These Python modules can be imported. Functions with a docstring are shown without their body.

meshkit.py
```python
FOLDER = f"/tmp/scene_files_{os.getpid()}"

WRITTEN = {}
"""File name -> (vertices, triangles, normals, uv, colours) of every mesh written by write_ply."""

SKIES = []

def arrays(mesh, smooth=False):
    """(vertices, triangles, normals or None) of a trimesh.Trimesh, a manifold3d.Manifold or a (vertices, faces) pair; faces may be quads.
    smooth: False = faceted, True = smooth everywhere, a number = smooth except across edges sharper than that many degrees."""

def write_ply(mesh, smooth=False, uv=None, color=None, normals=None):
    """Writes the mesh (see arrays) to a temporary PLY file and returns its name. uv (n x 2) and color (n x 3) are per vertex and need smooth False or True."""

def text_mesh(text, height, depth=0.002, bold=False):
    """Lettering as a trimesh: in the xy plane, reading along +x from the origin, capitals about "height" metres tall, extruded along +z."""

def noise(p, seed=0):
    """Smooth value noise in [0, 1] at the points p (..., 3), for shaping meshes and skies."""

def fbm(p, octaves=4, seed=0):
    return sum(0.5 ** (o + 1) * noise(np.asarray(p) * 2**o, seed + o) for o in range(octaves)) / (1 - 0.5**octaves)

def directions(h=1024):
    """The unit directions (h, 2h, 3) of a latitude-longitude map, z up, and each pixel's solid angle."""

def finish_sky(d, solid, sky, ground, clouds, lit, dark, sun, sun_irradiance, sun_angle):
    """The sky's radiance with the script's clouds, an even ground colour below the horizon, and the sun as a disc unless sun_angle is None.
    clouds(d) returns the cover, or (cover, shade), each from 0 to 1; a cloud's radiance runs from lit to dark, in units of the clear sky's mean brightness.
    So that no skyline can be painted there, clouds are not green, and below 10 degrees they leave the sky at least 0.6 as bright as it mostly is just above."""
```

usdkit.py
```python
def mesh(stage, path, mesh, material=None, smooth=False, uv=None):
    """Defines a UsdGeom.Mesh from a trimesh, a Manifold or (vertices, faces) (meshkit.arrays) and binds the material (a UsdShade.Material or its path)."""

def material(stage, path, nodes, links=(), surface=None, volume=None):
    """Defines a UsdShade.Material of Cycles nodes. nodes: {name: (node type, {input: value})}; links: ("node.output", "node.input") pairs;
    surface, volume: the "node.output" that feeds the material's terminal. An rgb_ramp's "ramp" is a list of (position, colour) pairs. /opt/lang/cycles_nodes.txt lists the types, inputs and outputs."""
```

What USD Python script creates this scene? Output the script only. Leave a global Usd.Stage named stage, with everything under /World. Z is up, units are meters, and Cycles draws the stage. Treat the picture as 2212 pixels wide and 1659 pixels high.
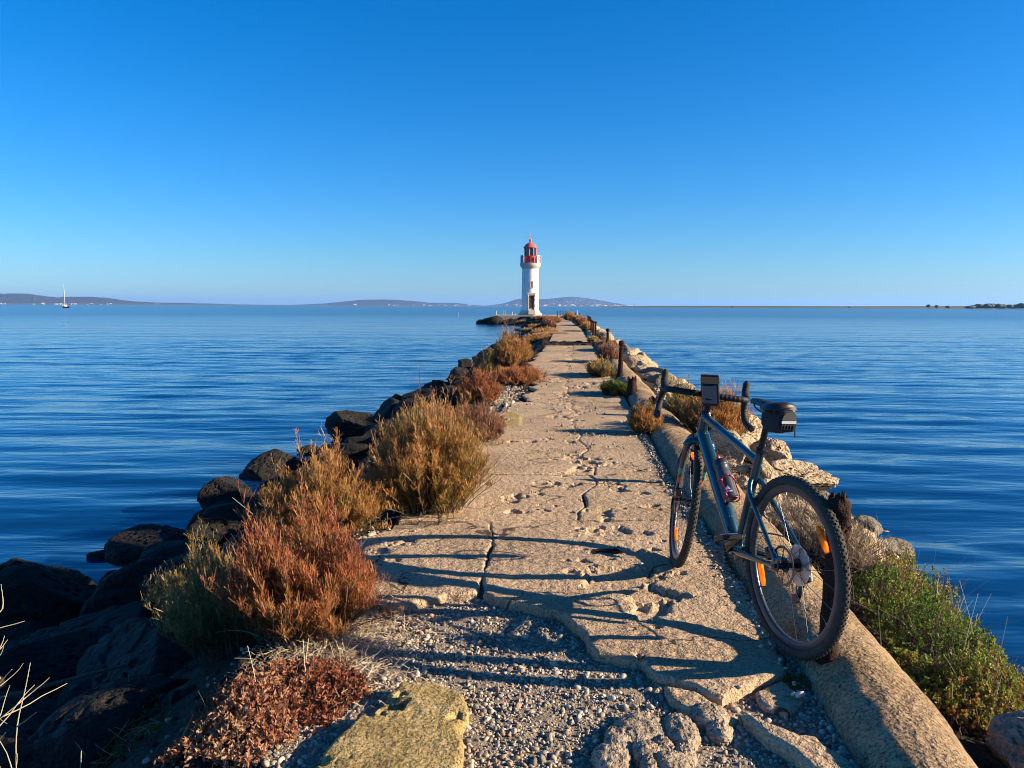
import math, random
import numpy as np, trimesh, usdkit, meshkit
import shapely
from shapely.geometry import Polygon, LineString, Point
from scipy.spatial import Delaunay
from pxr import Usd, UsdGeom, UsdLux, UsdShade, Gf, Sdf, Vt

stage = Usd.Stage.CreateInMemory()
UsdGeom.SetStageUpAxis(stage, UsdGeom.Tokens.z)
UsdGeom.SetStageMetersPerUnit(stage, 1.0)
UsdGeom.Xform.Define(stage, '/World')
UsdGeom.Scope.Define(stage, '/World/Looks')
rng = np.random.default_rng(11)
PI = math.pi

# ---------------------------------------------------------------- camera, sky, sun, exposure
EYE, PITCH, ROLL, FPX = 1.363, math.radians(5.77), math.radians(0.22), 769.0
EXPOSURE = 1.6
cam = UsdGeom.Camera.Define(stage, '/World/camera')
cam.CreateHorizontalApertureAttr(36.0); cam.CreateVerticalApertureAttr(27.0)
cam.CreateFocalLengthAttr(36.0 * FPX / 1024.0)
cam.CreateClippingRangeAttr(Gf.Vec2f(0.05, 80000.0))
cam.CreateExposureAttr(EXPOSURE)
cr, sr, cp, sp = math.cos(ROLL), math.sin(ROLL), math.cos(PITCH), math.sin(PITCH)
rv, uv0, bv = np.array([1., 0, 0]), np.array([0, sp, cp]), np.array([0, -cp, sp])
right, up = rv * cr + uv0 * sr, -rv * sr + uv0 * cr
cam.AddTransformOp().Set(Gf.Matrix4d(*right, 0, *up, 0, *bv, 0, 0, 0, EYE, 1))

SUN_EL, SUN_DIR2 = math.radians(19.5), np.array([0.990, -0.140])
SUN = np.array([*(SUN_DIR2 / np.linalg.norm(SUN_DIR2) * math.cos(SUN_EL)), math.sin(SUN_EL)])
SKY_STRENGTH, SUN_INTENSITY = 0.0625, 1.25
usdkit.material(stage, '/World/Looks/sky', {
    's': ('sky_texture', {'sky_type': 'single_scattering', 'sun_disc': False, 'sun_elevation': SUN_EL,
                          'sun_rotation': math.atan2(SUN[0], SUN[1]), 'altitude': 10.0, 'air_density': 1.03, 'aerosol_density': 0.35, 'ozone_density': 6.0}),
    't': ('mix_color', {'blend_type': 'multiply', 'fac': 1.0, 'b': (.665, .835, 1.0)}), 'h': ('hsv', {'saturation': 1.165, 'value': 1.0}),
    'b': ('background_shader', {'strength': SKY_STRENGTH})}, [('s.color', 't.a'), ('t.result', 'h.color'), ('h.color', 'b.color')], surface='b.background')
dome = UsdLux.DomeLight.Define(stage, '/World/sky')
UsdShade.MaterialBindingAPI.Apply(dome.GetPrim()).Bind(UsdShade.Material.Get(stage, '/World/Looks/sky'))
dome.GetPrim().SetCustomDataByKey('kind', 'structure')
sun = UsdLux.DistantLight.Define(stage, '/World/sun')
sun.CreateIntensityAttr(SUN_INTENSITY); sun.CreateAngleAttr(0.53); sun.CreateNormalizeAttr(True)
sun.CreateColorAttr(Gf.Vec3f(1.0, 0.84, 0.62))
z = SUN; x = np.cross([0, 0, 1.], z); x /= np.linalg.norm(x); y = np.cross(z, x)
sun.AddTransformOp().Set(Gf.Matrix4d(*x, 0, *y, 0, *z, 0, 0, 0, 50, 1))

# ---------------------------------------------------------------- helpers
used = {}
def numbered(path):
    n = used.get(path); used[path] = 0 if n is None else n + 1
    return path if n is None else f'{path}_{n + 1:03d}'
def keys(p, label=None, cat=None, group=None, kind=None):
    for k, v in (('label', label), ('category', cat), ('group', group), ('kind', kind)):
        if v: p.SetCustomDataByKey(k, v)
    return p
def thing(name, label=None, cat=None, loc=None, rotz=None, matrix=None, group=None, kind=None, parent='/World'):
    x = UsdGeom.Xform.Define(stage, numbered(f'{parent}/{name}'))
    if loc is not None: x.AddTranslateOp().Set(Gf.Vec3d(*map(float, loc)))
    if rotz is not None: x.AddRotateZOp().Set(float(rotz))
    if matrix is not None: x.AddTransformOp().Set(Gf.Matrix4d(*[float(v) for v in np.asarray(matrix).T.ravel()]))
    keys(x.GetPrim(), label, cat, group, kind)
    return str(x.GetPath())
def obj(name, m, mat, parent='/World', smooth=False, tone=None, **k):
    p = numbered(f'{parent}/{name}')
    um = usdkit.mesh(stage, p, m, MATS[mat], smooth)
    if tone is not None:   # colour variety from piece to piece
        UsdGeom.PrimvarsAPI(um).CreatePrimvar('tone', Sdf.ValueTypeNames.FloatArray, 'vertex').Set(Vt.FloatArray.FromNumpy(np.asarray(tone, np.float32)))
    keys(stage.GetPrimAtPath(p), **k)
    return p
def rot(ax, a):
    c, s = math.cos(a), math.sin(a)
    return {'x': np.array([[1, 0, 0], [0, c, -s], [0, s, c]]), 'y': np.array([[c, 0, s], [0, 1, 0], [-s, 0, c]]), 'z': np.array([[c, -s, 0], [s, c, 0], [0, 0, 1]])}[ax]
def cat(*ms):
    vs, fs, n = [], [], 0
    for v, f in ms:
        v, f = np.asarray(v, float), np.asarray(f, int)
        if f.shape[1] == 4: f = np.vstack([f[:, [0, 1, 2]], f[:, [0, 2, 3]]])
        vs.append(v); fs.append(f + n); n += len(v)
    return np.vstack(vs), np.vstack(fs)
def mv(m, M=None, t=(0, 0, 0)):
    v = np.asarray(m[0], float)
    return ((v @ np.asarray(M).T if M is not None else v) + np.asarray(t, float), m[1])
def hull(pts):
    h = trimesh.convex.convex_hull(np.asarray(pts, float)); return np.array(h.vertices), np.array(h.faces)
def box(sx, sy, sz, c=(0, 0, 0), b=None):
    h = np.array([sx, sy, sz]) / 2; b = min(h) * .25 if b is None else b
    pts = [np.array(s) * h - np.array(s) * np.array([b if k != a else 0 for k in range(3)]) for s in np.ndindex(2, 2, 2) for s in [tuple(2 * q - 1 for q in s)] for a in range(3)]
    return mv(hull(pts), t=c)
def tube(pts, r, n=10, cap=True, flat=None):
    """a tube along points; r one radius or one for each point; flat: (direction, factor) squashes the section."""
    P = np.asarray(pts, float); r = np.broadcast_to(np.asarray(r, float), (len(P),))
    T = np.gradient(P, axis=0); T /= np.linalg.norm(T, axis=1, keepdims=True) + 1e-12
    u = np.cross(T[0], [0, 0, 1.] if abs(T[0][2]) < .9 else [1., 0, 0]); u /= np.linalg.norm(u)
    V = []; a = np.linspace(0, 2 * PI, n, endpoint=False)
    for p, t, q in zip(P, T, r):
        u = u - t * (u @ t); u /= np.linalg.norm(u); w = np.cross(t, u)
        ring = q * (np.cos(a)[:, None] * u + np.sin(a)[:, None] * w)
        if flat is not None:
            d = np.asarray(flat[0], float); ring = ring + (ring @ d)[:, None] * d * (flat[1] - 1)
        V.append(p + ring)
    m = len(P); V = np.vstack(V)
    i = np.arange(n); j = (i + 1) % n
    F = np.vstack([np.c_[k * n + i, k * n + j, (k + 1) * n + j, (k + 1) * n + i] for k in range(m - 1)])
    F = np.vstack([F[:, [0, 1, 2]], F[:, [0, 2, 3]]])
    if cap:
        V = np.vstack([V, P[0], P[-1]]); c0, c1 = m * n, m * n + 1
        F = np.vstack([F, np.c_[j, i, np.full(n, c0)], np.c_[(m - 1) * n + i, (m - 1) * n + j, np.full(n, c1)]])
    return V, F
def spline(pts, n=24):
    from scipy.interpolate import CubicSpline
    P = np.asarray(pts, float); t = np.r_[0, np.cumsum(np.linalg.norm(np.diff(P, axis=0), axis=1))]
    return CubicSpline(t, P)(np.linspace(0, t[-1], n))
def stay(pts, n=22):
    """straight runs with softened bends"""
    P = np.asarray(pts, float); t = np.r_[0, np.cumsum(np.linalg.norm(np.diff(P, axis=0), axis=1))]; q = np.linspace(0, t[-1], n * 8)
    C = np.stack([np.interp(q, t, P[:, k]) for k in range(3)], 1); k = n; E_ = np.pad(C, ((k, k), (0, 0)), mode='reflect', reflect_type='odd')
    C = np.stack([np.convolve(E_[:, j], np.ones(k) / k, 'same') for j in range(3)], 1)[k:-k]; return C[np.linspace(0, len(C) - 1, n).astype(int)]
def lathe(prof, n=32, axis='z', closed=False):
    """prof: (radius, height) pairs."""
    prof = np.asarray(prof, float); a = np.linspace(0, 2 * PI, n, endpoint=False)
    V = np.vstack([np.c_[r * np.cos(a), r * np.sin(a), np.full(n, h)] for r, h in prof])
    i = np.arange(n); j = (i + 1) % n; m = len(prof)
    rows = range(m) if closed else range(m - 1)
    F = np.vstack([np.c_[k * n + i, k * n + j, ((k + 1) % m) * n + j, ((k + 1) % m) * n + i] for k in rows])
    if axis == 'y': V = V[:, [0, 2, 1]] * [1, 1, -1]; 
    F = np.vstack([F[:, [0, 1, 2]], F[:, [0, 2, 3]]])
    return V, F
def ray(u, v):
    a, b = u * 1024 / 2212 - 512, v * 1024 / 2212 - 384
    a, b = a * cr + b * sr, -a * sr + b * cr
    return np.array([a / FPX, cp - b / FPX * sp, -sp - b / FPX * cp])
def at(u, v, z=0.0):
    """the point of the level plane at height z that the photograph (2212 wide) shows at u, v"""
    d = ray(u, v); return np.array([0, 0, EYE]) + d * (z - EYE) / d[2]
def fb(p, o=4, s=0): return meshkit.fbm(np.asarray(p, float), o, s)
def sstep(a, b, t): t = np.clip((np.asarray(t, float) - a) / (b - a), 0, 1); return t * t * (3 - 2 * t)

# ---------------------------------------------------------------- materials
MATS = {}
def mat(name, nodes, links=(), surface='p.BSDF', volume=None):
    MATS[name] = usdkit.material(stage, f'/World/Looks/{name}', nodes, links, surface=surface, volume=volume)
def plain(name, col, rough=.5, metal=0., bump=None, **k):
    nodes = {'p': ('principled_bsdf', dict(base_color=col, roughness=rough, metallic=metal, **k))}; links = []
    if bump:
        nodes.update({'g': ('geometry', {}), 'n': ('noise_texture', {'scale': bump[0], 'detail': 4.0}), 'b': ('bump', {'distance': bump[1], 'strength': 1.0})})
        links = [('g.position', 'n.vector'), ('n.fac', 'b.height'), ('b.normal', 'p.normal')]
    mat(name, nodes, links)
def varied(name, ramp, scale=3., fine=60., rough=.85, bump=.004, island=0., speck=None, detail=5., metal=0., spec=.3, mask=None, grain=.38, bump2=0., cracks=0.):
    """colours from two octaves of noise (and from each loose piece when island > 0); speck: (scale, colour, amount)."""
    nodes = {'g': ('geometry', {}), 'n1': ('noise_texture', {'scale': scale, 'detail': detail, 'roughness': .6}), 'n2': ('noise_texture', {'scale': fine, 'detail': 3.0, 'roughness': .6}),
             'a': ('math', {'math_type': 'multiply', 'value2': 1 - grain}), 'c': ('math', {'math_type': 'multiply_add', 'value2': grain}),
             'r': ('rgb_ramp', {'ramp': ramp}), 'b': ('bump', {'distance': bump, 'strength': 1.0}),
             'p': ('principled_bsdf', {'roughness': rough, 'metallic': metal, 'specular_ior_level': spec})}
    links = [('g.position', 'n1.vector'), ('g.position', 'n2.vector'), ('n1.fac', 'a.value1'), ('n2.fac', 'c.value1'), ('a.value', 'c.value3'), ('n2.fac', 'b.height'), ('b.normal', 'p.normal')]
    if bump2:
        nodes.update({'n3': ('noise_texture', {'scale': fine * .28, 'detail': 4.0, 'roughness': .6}), 'b2': ('bump', {'distance': bump2, 'strength': 1.0})})
        links += [('g.position', 'n3.vector'), ('n3.fac', 'b2.height'), ('b2.normal', 'b.normal')]
    last = 'c.value'
    if island:
        nodes['i'] = ('mix_float', {'fac': island}); links += [('c.value', 'i.a'), ('g.random_per_island', 'i.b')]; last = 'i.result'
    links.append((last, 'r.fac')); col = 'r.color'
    if speck:
        nodes.update({'v': ('noise_texture', {'scale': speck[0], 'detail': 2.0}), 'vr': ('map_range', {'from_min': speck[2], 'from_max': speck[2] + .06, 'to_min': 0., 'to_max': 1., 'clamp': True}), 'vm': ('mix_color', {'b': speck[1]})})
        links += [('g.position', 'v.vector'), ('v.fac', 'vr.value'), ('vr.result', 'vm.fac'), (col, 'vm.a')]; col = 'vm.result'
    if mask:   # (scale, colour, threshold, width): broad patches such as lichen
        nodes.update({'k': ('noise_texture', {'scale': mask[0], 'detail': 5.0, 'roughness': .65}), 'kr': ('map_range', {'from_min': mask[2], 'from_max': mask[2] + mask[3], 'to_min': 0., 'to_max': .85, 'clamp': True}), 'km': ('mix_color', {'b': mask[1]})})
        links += [('g.position', 'k.vector'), ('k.fac', 'kr.value'), ('kr.result', 'km.fac'), (col, 'km.a')]; col = 'km.result'
    if cracks:   # fine broken cracks that hold dirt
        nodes.update({'cw': ('noise_texture', {'scale': 3.0, 'detail': 3.0}), 'cs': ('vector_math', {'math_type': 'scale', 'scale': .55}), 'cv': ('vector_math', {'math_type': 'add'}), 'cr': ('voronoi_texture', {'feature': 'distance_to_edge', 'scale': cracks}),
                      'cn': ('noise_texture', {'scale': 1.4, 'detail': 3.0}), 'ct': ('map_range', {'from_min': .47, 'from_max': .60, 'to_min': .0, 'to_max': .018, 'clamp': True}), 'cd': ('math', {'math_type': 'subtract'}), 'cm': ('map_range', {'from_min': .0, 'from_max': .006, 'to_min': 0., 'to_max': .9, 'clamp': True}), 'cc': ('mix_color', {'b': (.045, .034, .024)})})
        links += [('g.position', 'cw.vector'), ('cw.color', 'cs.vector1'), ('g.position', 'cv.vector1'), ('cs.vector', 'cv.vector2'), ('cv.vector', 'cr.vector'), ('g.position', 'cn.vector'), ('cn.fac', 'ct.value'), ('ct.result', 'cd.value1'), ('cr.distance', 'cd.value2'), ('cd.value', 'cm.value'), ('cm.result', 'cc.fac'), (col, 'cc.a')]; col = 'cc.result'
    links.append((col, 'p.base_color'))
    mat(name, nodes, links)
def leafy(name, ramp, island=.6, scale=6., rough=.6, trans=.35):
    mat(name, {'g': ('geometry', {}), 'n': ('noise_texture', {'scale': scale, 'detail': 3.0}), 't0': ('attribute', {'attribute': 'tone'}), 'i': ('mix_float', {'fac': island}), 'r': ('rgb_ramp', {'ramp': ramp}),
               'p': ('principled_bsdf', {'roughness': rough, 'specular_ior_level': .3}), 't': ('translucent_bsdf', {}), 'm': ('mix_closure', {'fac': trans})},
        [('g.position', 'n.vector'), ('n.fac', 'i.a'), ('t0.fac', 'i.b'), ('i.result', 'r.fac'), ('r.color', 'p.base_color'), ('r.color', 't.color'), ('p.BSDF', 'm.closure1'), ('t.BSDF', 'm.closure2')], surface='m.closure')

varied('concrete', [(0.27, (0.098, 0.0646, 0.0388)), (0.41, (0.2449, 0.1679, 0.1023)), (0.52, (0.3772, 0.2654, 0.1659)), (0.62, (0.4311, 0.3118, 0.2027)), (0.74, (0.529, 0.3967, 0.2722))], 1.3, 85., .95, .007, speck=(130., (.055, .042, .03), .63), mask=(1.1, (.24, .175, .07), .58, .16), grain=.62, bump2=.02, spec=.15, cracks=1.5)
varied('lichen_concrete', [(0.28, (0.072, 0.049, 0.023)), (0.42, (0.198, 0.137, 0.052)), (0.52, (0.3, 0.215, 0.086)), (0.62, (0.384, 0.29, 0.149)), (0.75, (0.48, 0.383, 0.253))], 5., 80., .95, .008, speck=(110., (.045, .034, .018), .61), grain=.6, bump2=.012, spec=.1)
varied('kerb_concrete', [(0.28, (0.06, 0.038, 0.022)), (0.42, (0.15, 0.098, 0.054)), (0.52, (0.265, 0.18, 0.104)), (0.62, (0.34, 0.24, 0.144)), (0.74, (0.44, 0.326, 0.207))], 2.2, 75., .95, .010, speck=(95., (.05, .036, .024), .60), mask=(.9, (.25, .17, .045), .55, .2), grain=.62, bump2=.03, spec=.12)
varied('mortar_stone', [(.3, (.075, .055, .04)), (.48, (.24, .185, .13)), (.62, (.33, .265, .20)), (.75, (.40, .335, .26))], 9., 80., .95, .008, speck=(90., (.05, .04, .03), .62), grain=.55, bump2=.03, spec=.12)
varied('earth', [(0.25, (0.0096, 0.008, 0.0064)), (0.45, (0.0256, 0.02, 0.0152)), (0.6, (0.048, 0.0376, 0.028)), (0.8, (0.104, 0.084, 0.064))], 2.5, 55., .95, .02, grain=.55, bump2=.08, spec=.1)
varied('gravel_bed', [(.25, (.07, .052, .036)), (.45, (.20, .152, .105)), (.65, (.31, .245, .178)), (.9, (.42, .35, .27))], 25., 140., .95, .012, grain=.5)
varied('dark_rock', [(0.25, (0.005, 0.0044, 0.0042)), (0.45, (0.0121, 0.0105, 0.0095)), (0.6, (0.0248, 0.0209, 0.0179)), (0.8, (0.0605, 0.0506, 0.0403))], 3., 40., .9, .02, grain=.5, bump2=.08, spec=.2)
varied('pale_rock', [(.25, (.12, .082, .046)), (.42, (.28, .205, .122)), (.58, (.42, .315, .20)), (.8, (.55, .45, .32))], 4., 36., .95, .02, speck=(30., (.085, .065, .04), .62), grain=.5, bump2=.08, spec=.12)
varied('grey_rock', [(.25, (.05, .042, .032)), (.45, (.135, .11, .08)), (.7, (.25, .205, .155))], 4., 36., .95, .02, grain=.5, bump2=.07, spec=.12)
varied('rust', [(0.25, (0.0072, 0.004, 0.0034)), (0.45, (0.0202, 0.0088, 0.0068)), (0.6, (0.0396, 0.016, 0.0102)), (0.85, (0.0936, 0.04, 0.0204))], 14., 90., .9, .006, grain=.5, bump2=.03, spec=.15)
varied('white_render', [(0.2, (0.459, 0.451, 0.437)), (0.5, (0.548, 0.54, 0.525)), (0.9, (0.592, 0.585, 0.57))], 1.5, 12., .8, .02)
varied('dressed_stone', [(.2, (.25, .215, .165)), (.5, (.40, .35, .28)), (.9, (.50, .45, .37))], 2., 25., .85, .01)
varied('platform_stone', [(.2, (.17, .14, .10)), (.5, (.29, .245, .185)), (.9, (.38, .33, .26))], .8, 15., .9, .01)
plain('lighthouse_red', (.42, .035, .035), .45)
plain('dome_red', (.50, .09, .085), .5)
plain('white_metal', (.75, .74, .72), .5)
plain('panel_grey', (.36, .37, .40), .5)
plain('lantern_glass', (.03, .010, .012), .12, specular_ior_level=.6)
varied('door_wood', [(.2, (.05, .025, .015)), (.6, (.10, .05, .03)), (.9, (.15, .08, .05))], 3., 30., .7, .004)
plain('dark_void', (.015, .014, .013), .8)
plain('iron_grey', (.10, .10, .11), .5)
# water: a dark body under a fresnel surface, with small ripples beyond those of the mesh
mat('water', {'g': ('geometry', {}), 'm1': ('mapping', {'scale': (.55, 2.2, 1.0), 'rotation': (0, 0, .10)}), 'm2': ('mapping', {'scale': (.06, .20, 1.0), 'rotation': (0, 0, -.08)}), 'm3': ('mapping', {'scale': (2.2, 6.0, 1.0), 'rotation': (0, 0, .2)}),
              'n1': ('noise_texture', {'scale': 1.0, 'detail': 3.0, 'roughness': .5}), 'n2': ('noise_texture', {'scale': 1.0, 'detail': 3.0, 'roughness': .5}), 'n3': ('noise_texture', {'scale': 1.0, 'detail': 2.0}),
              'a': ('math', {'math_type': 'multiply', 'value2': .042}), 'b': ('math', {'math_type': 'multiply_add', 'value2': .5}), 'c': ('math', {'math_type': 'multiply_add', 'value2': .007}),
              'bp': ('bump', {'distance': 1.0, 'strength': .75}), 'ln': ('vector_math', {'math_type': 'length'}), 'rg': ('map_range', {'from_min': 25., 'from_max': 220., 'to_min': .07, 'to_max': .20, 'clamp': True}), 'p': ('principled_bsdf', {'base_color': (.0016, .024, .082), 'ior': 1.33, 'specular_ior_level': .5})},
    [('g.position', 'm1.vector'), ('g.position', 'm2.vector'), ('g.position', 'm3.vector'), ('m1.vector', 'n1.vector'), ('m2.vector', 'n2.vector'), ('m3.vector', 'n3.vector'), ('n1.fac', 'a.value1'), ('n2.fac', 'b.value1'), ('a.value', 'b.value3'),
     ('n3.fac', 'c.value1'), ('b.value', 'c.value3'), ('c.value', 'bp.height'), ('bp.normal', 'p.normal'), ('g.position', 'ln.vector1'), ('ln.value', 'rg.value'), ('rg.result', 'p.roughness')])
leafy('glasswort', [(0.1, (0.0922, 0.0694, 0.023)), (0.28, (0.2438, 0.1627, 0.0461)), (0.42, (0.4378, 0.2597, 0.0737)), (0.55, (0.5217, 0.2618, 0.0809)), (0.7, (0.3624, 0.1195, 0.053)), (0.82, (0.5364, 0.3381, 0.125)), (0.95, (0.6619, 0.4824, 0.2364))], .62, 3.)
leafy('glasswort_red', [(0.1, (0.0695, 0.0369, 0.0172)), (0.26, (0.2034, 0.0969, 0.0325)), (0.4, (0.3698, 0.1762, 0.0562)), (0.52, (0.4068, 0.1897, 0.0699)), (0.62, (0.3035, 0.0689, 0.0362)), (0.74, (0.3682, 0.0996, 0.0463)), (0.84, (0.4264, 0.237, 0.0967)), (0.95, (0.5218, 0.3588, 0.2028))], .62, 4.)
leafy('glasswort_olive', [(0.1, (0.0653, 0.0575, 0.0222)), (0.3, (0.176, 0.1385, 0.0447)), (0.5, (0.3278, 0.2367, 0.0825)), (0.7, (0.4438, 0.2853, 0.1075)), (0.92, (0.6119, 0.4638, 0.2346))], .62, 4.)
leafy('purple_wort', [(0.1, (0.0739, 0.0436, 0.0282)), (0.28, (0.2045, 0.1175, 0.0635)), (0.45, (0.3265, 0.1751, 0.0961)), (0.6, (0.2914, 0.1097, 0.0752)), (0.75, (0.377, 0.2257, 0.1253)), (0.92, (0.4661, 0.3602, 0.2423))], .62, 4.)
leafy('pale_twig', [(.2, (.25, .19, .12)), (.5, (.42, .34, .22)), (.9, (.55, .47, .34))], .8, 5., .8, .1)
leafy('bronze_leaf', [(0.1, (0.072, 0.023, 0.011)), (0.3, (0.216, 0.063, 0.028)), (0.5, (0.302, 0.112, 0.056)), (0.7, (0.36, 0.185, 0.099)), (0.92, (0.418, 0.277, 0.161))], .72, 8.)
leafy('green_leaf', [(.10, (.022, .042, .007)), (.3, (.06, .11, .013)), (.46, (.13, .19, .024)), (.60, (.24, .25, .035)), (.72, (.30, .17, .04)), (.85, (.36, .15, .05)), (.95, (.46, .32, .13))], .62, 3.)
leafy('green_needle', [(0.1, (0.017, 0.035, 0.007)), (0.4, (0.056, 0.091, 0.014)), (0.65, (0.126, 0.154, 0.025)), (0.92, (0.28, 0.154, 0.049))], .6, 3.)
leafy('straw', [(.10, (.16, .105, .06)), (.4, (.36, .26, .155)), (.7, (.48, .38, .26)), (.95, (.60, .52, .40))], .85, 8., .8, .1)
varied('bark_brown', [(.2, (.05, .032, .02)), (.6, (.12, .08, .05)), (.9, (.2, .14, .09))], 20., 90., .9, .002)
# each pebble of its own tone
mat('pebble', {'o': ('object_info', {}), 'g': ('geometry', {}), 'n': ('noise_texture', {'scale': 120.0, 'detail': 2.0}), 'i': ('mix_float', {'fac': .22}),
               'r': ('rgb_ramp', {'ramp': [(0, (.045, .042, .04)), (.2, (.13, .112, .092)), (.4, (.27, .215, .155)), (.52, (.24, .15, .085)), (.66, (.34, .275, .205)), (.85, (.40, .34, .265)), (1, (.50, .44, .36))]}), 'p': ('principled_bsdf', {'roughness': .75, 'specular_ior_level': .3})},
    [('g.position', 'n.vector'), ('o.random', 'i.a'), ('n.fac', 'i.b'), ('i.result', 'r.fac'), ('r.color', 'p.base_color')])
# bicycle
plain('frame_paint', (.009, .048, .064), .24, .55, coat_weight=.8, coat_roughness=.06)
plain('black_rubber', (.018, .017, .016), .75, specular_ior_level=.18, bump=(400., .0008))
varied('tyre_rubber', [(.2, (.016, .014, .012)), (.5, (.032, .027, .021)), (.85, (.085, .068, .048))], 30., 160., .85, .001)
plain('bar_tape', (.016, .016, .018), .6, specular_ior_level=.18, bump=(500., .0006))
plain('black_plastic', (.014, .014, .016), .35)
plain('black_metal', (.02, .02, .022), .3, .6)
plain('rim_black', (.05, .05, .052), .33, .5)
plain('steel', (.45, .45, .46), .28, 1.0)
plain('dark_steel', (.12, .12, .125), .35, 1.0)
plain('saddle_black', (.013, .013, .014), .5, specular_ior_level=.3)
plain('bag_fabric', (.017, .017, .019), .8, specular_ior_level=.18, bump=(600., .001))
plain('bag_panel', (.045, .045, .05), .6, specular_ior_level=.2, bump=(600., .001))
plain('reflective_tape', (.42, .45, .48), .35)
plain('cage_red', (.42, .02, .035), .25, .7, coat_weight=.4)
plain('bottle_grey', (.075, .075, .08), .22, transmission_weight=.25)
plain('bottle_dark', (.022, .022, .025), .4)
plain('spout_red', (.75, .05, .03), .35)
plain('print_white', (.72, .74, .80), .5)
plain('print_dark', (.012, .014, .018), .5)
plain('print_blue', (.20, .32, .62), .5)
plain('stripe_teal', (.02, .24, .20), .35)
plain('stripe_coral', (.50, .08, .04), .35)
plain('phone_glass', (.02, .025, .035), .12, specular_ior_level=.7)
plain('guard_plastic', (.55, .53, .58), .3, transmission_weight=.35, alpha=.8)
mat('reflector', {'p': ('principled_bsdf', {'base_color': (1.0, .36, .005), 'roughness': .15, 'coat_weight': .6}), 't': ('translucent_bsdf', {'color': (1.0, .42, .0)}), 'm': ('mix_closure', {'fac': .55})}, [('p.BSDF', 'm.closure1'), ('t.BSDF', 'm.closure2')], surface='m.closure')
mat('reflector_yellow', {'p': ('principled_bsdf', {'base_color': (1.0, .62, .0), 'roughness': .15}), 't': ('translucent_bsdf', {'color': (1.0, .65, .0)}), 'm': ('mix_closure', {'fac': .55})}, [('p.BSDF', 'm.closure1'), ('t.BSDF', 'm.closure2')], surface='m.closure')
# far things
varied('hill_scrub', [(0.2, (0.0136, 0.0195, 0.018)), (0.5, (0.0288, 0.0365, 0.032)), (0.85, (0.0576, 0.0612, 0.06))], .012, .08, .95, .0)
varied('shore_scrub', [(.2, (.035, .036, .02)), (.5, (.085, .07, .04)), (.85, (.16, .125, .075))], .02, .2, .95, .0)
plain('far_foliage', (.035, .045, .02), .9)
plain('house_white', (.46, .41, .35), .85); plain('house_cream', (.38, .30, .22), .85); plain('house_roof', (.34, .17, .10), .85)
plain('hull_white', (.78, .74, .66), .4); plain('hull_red', (.60, .16, .07), .4); plain('sail_white', (.74, .74, .72), .7); plain('sail_blue', (.04, .08, .14), .8)
plain('gull_white', (.70, .69, .66), .8); plain('gull_grey', (.07, .07, .075), .8)
plain('weathered_wood', (.30, .24, .17), .9); plain('pole_white', (.65, .62, .56), .8)
mat('haze', {'v': ('principled_volume', {'color': (.25, .49, .92), 'density': 3.9e-5, 'anisotropy': .2})}, [], surface=None, volume='v.volume')

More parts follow.
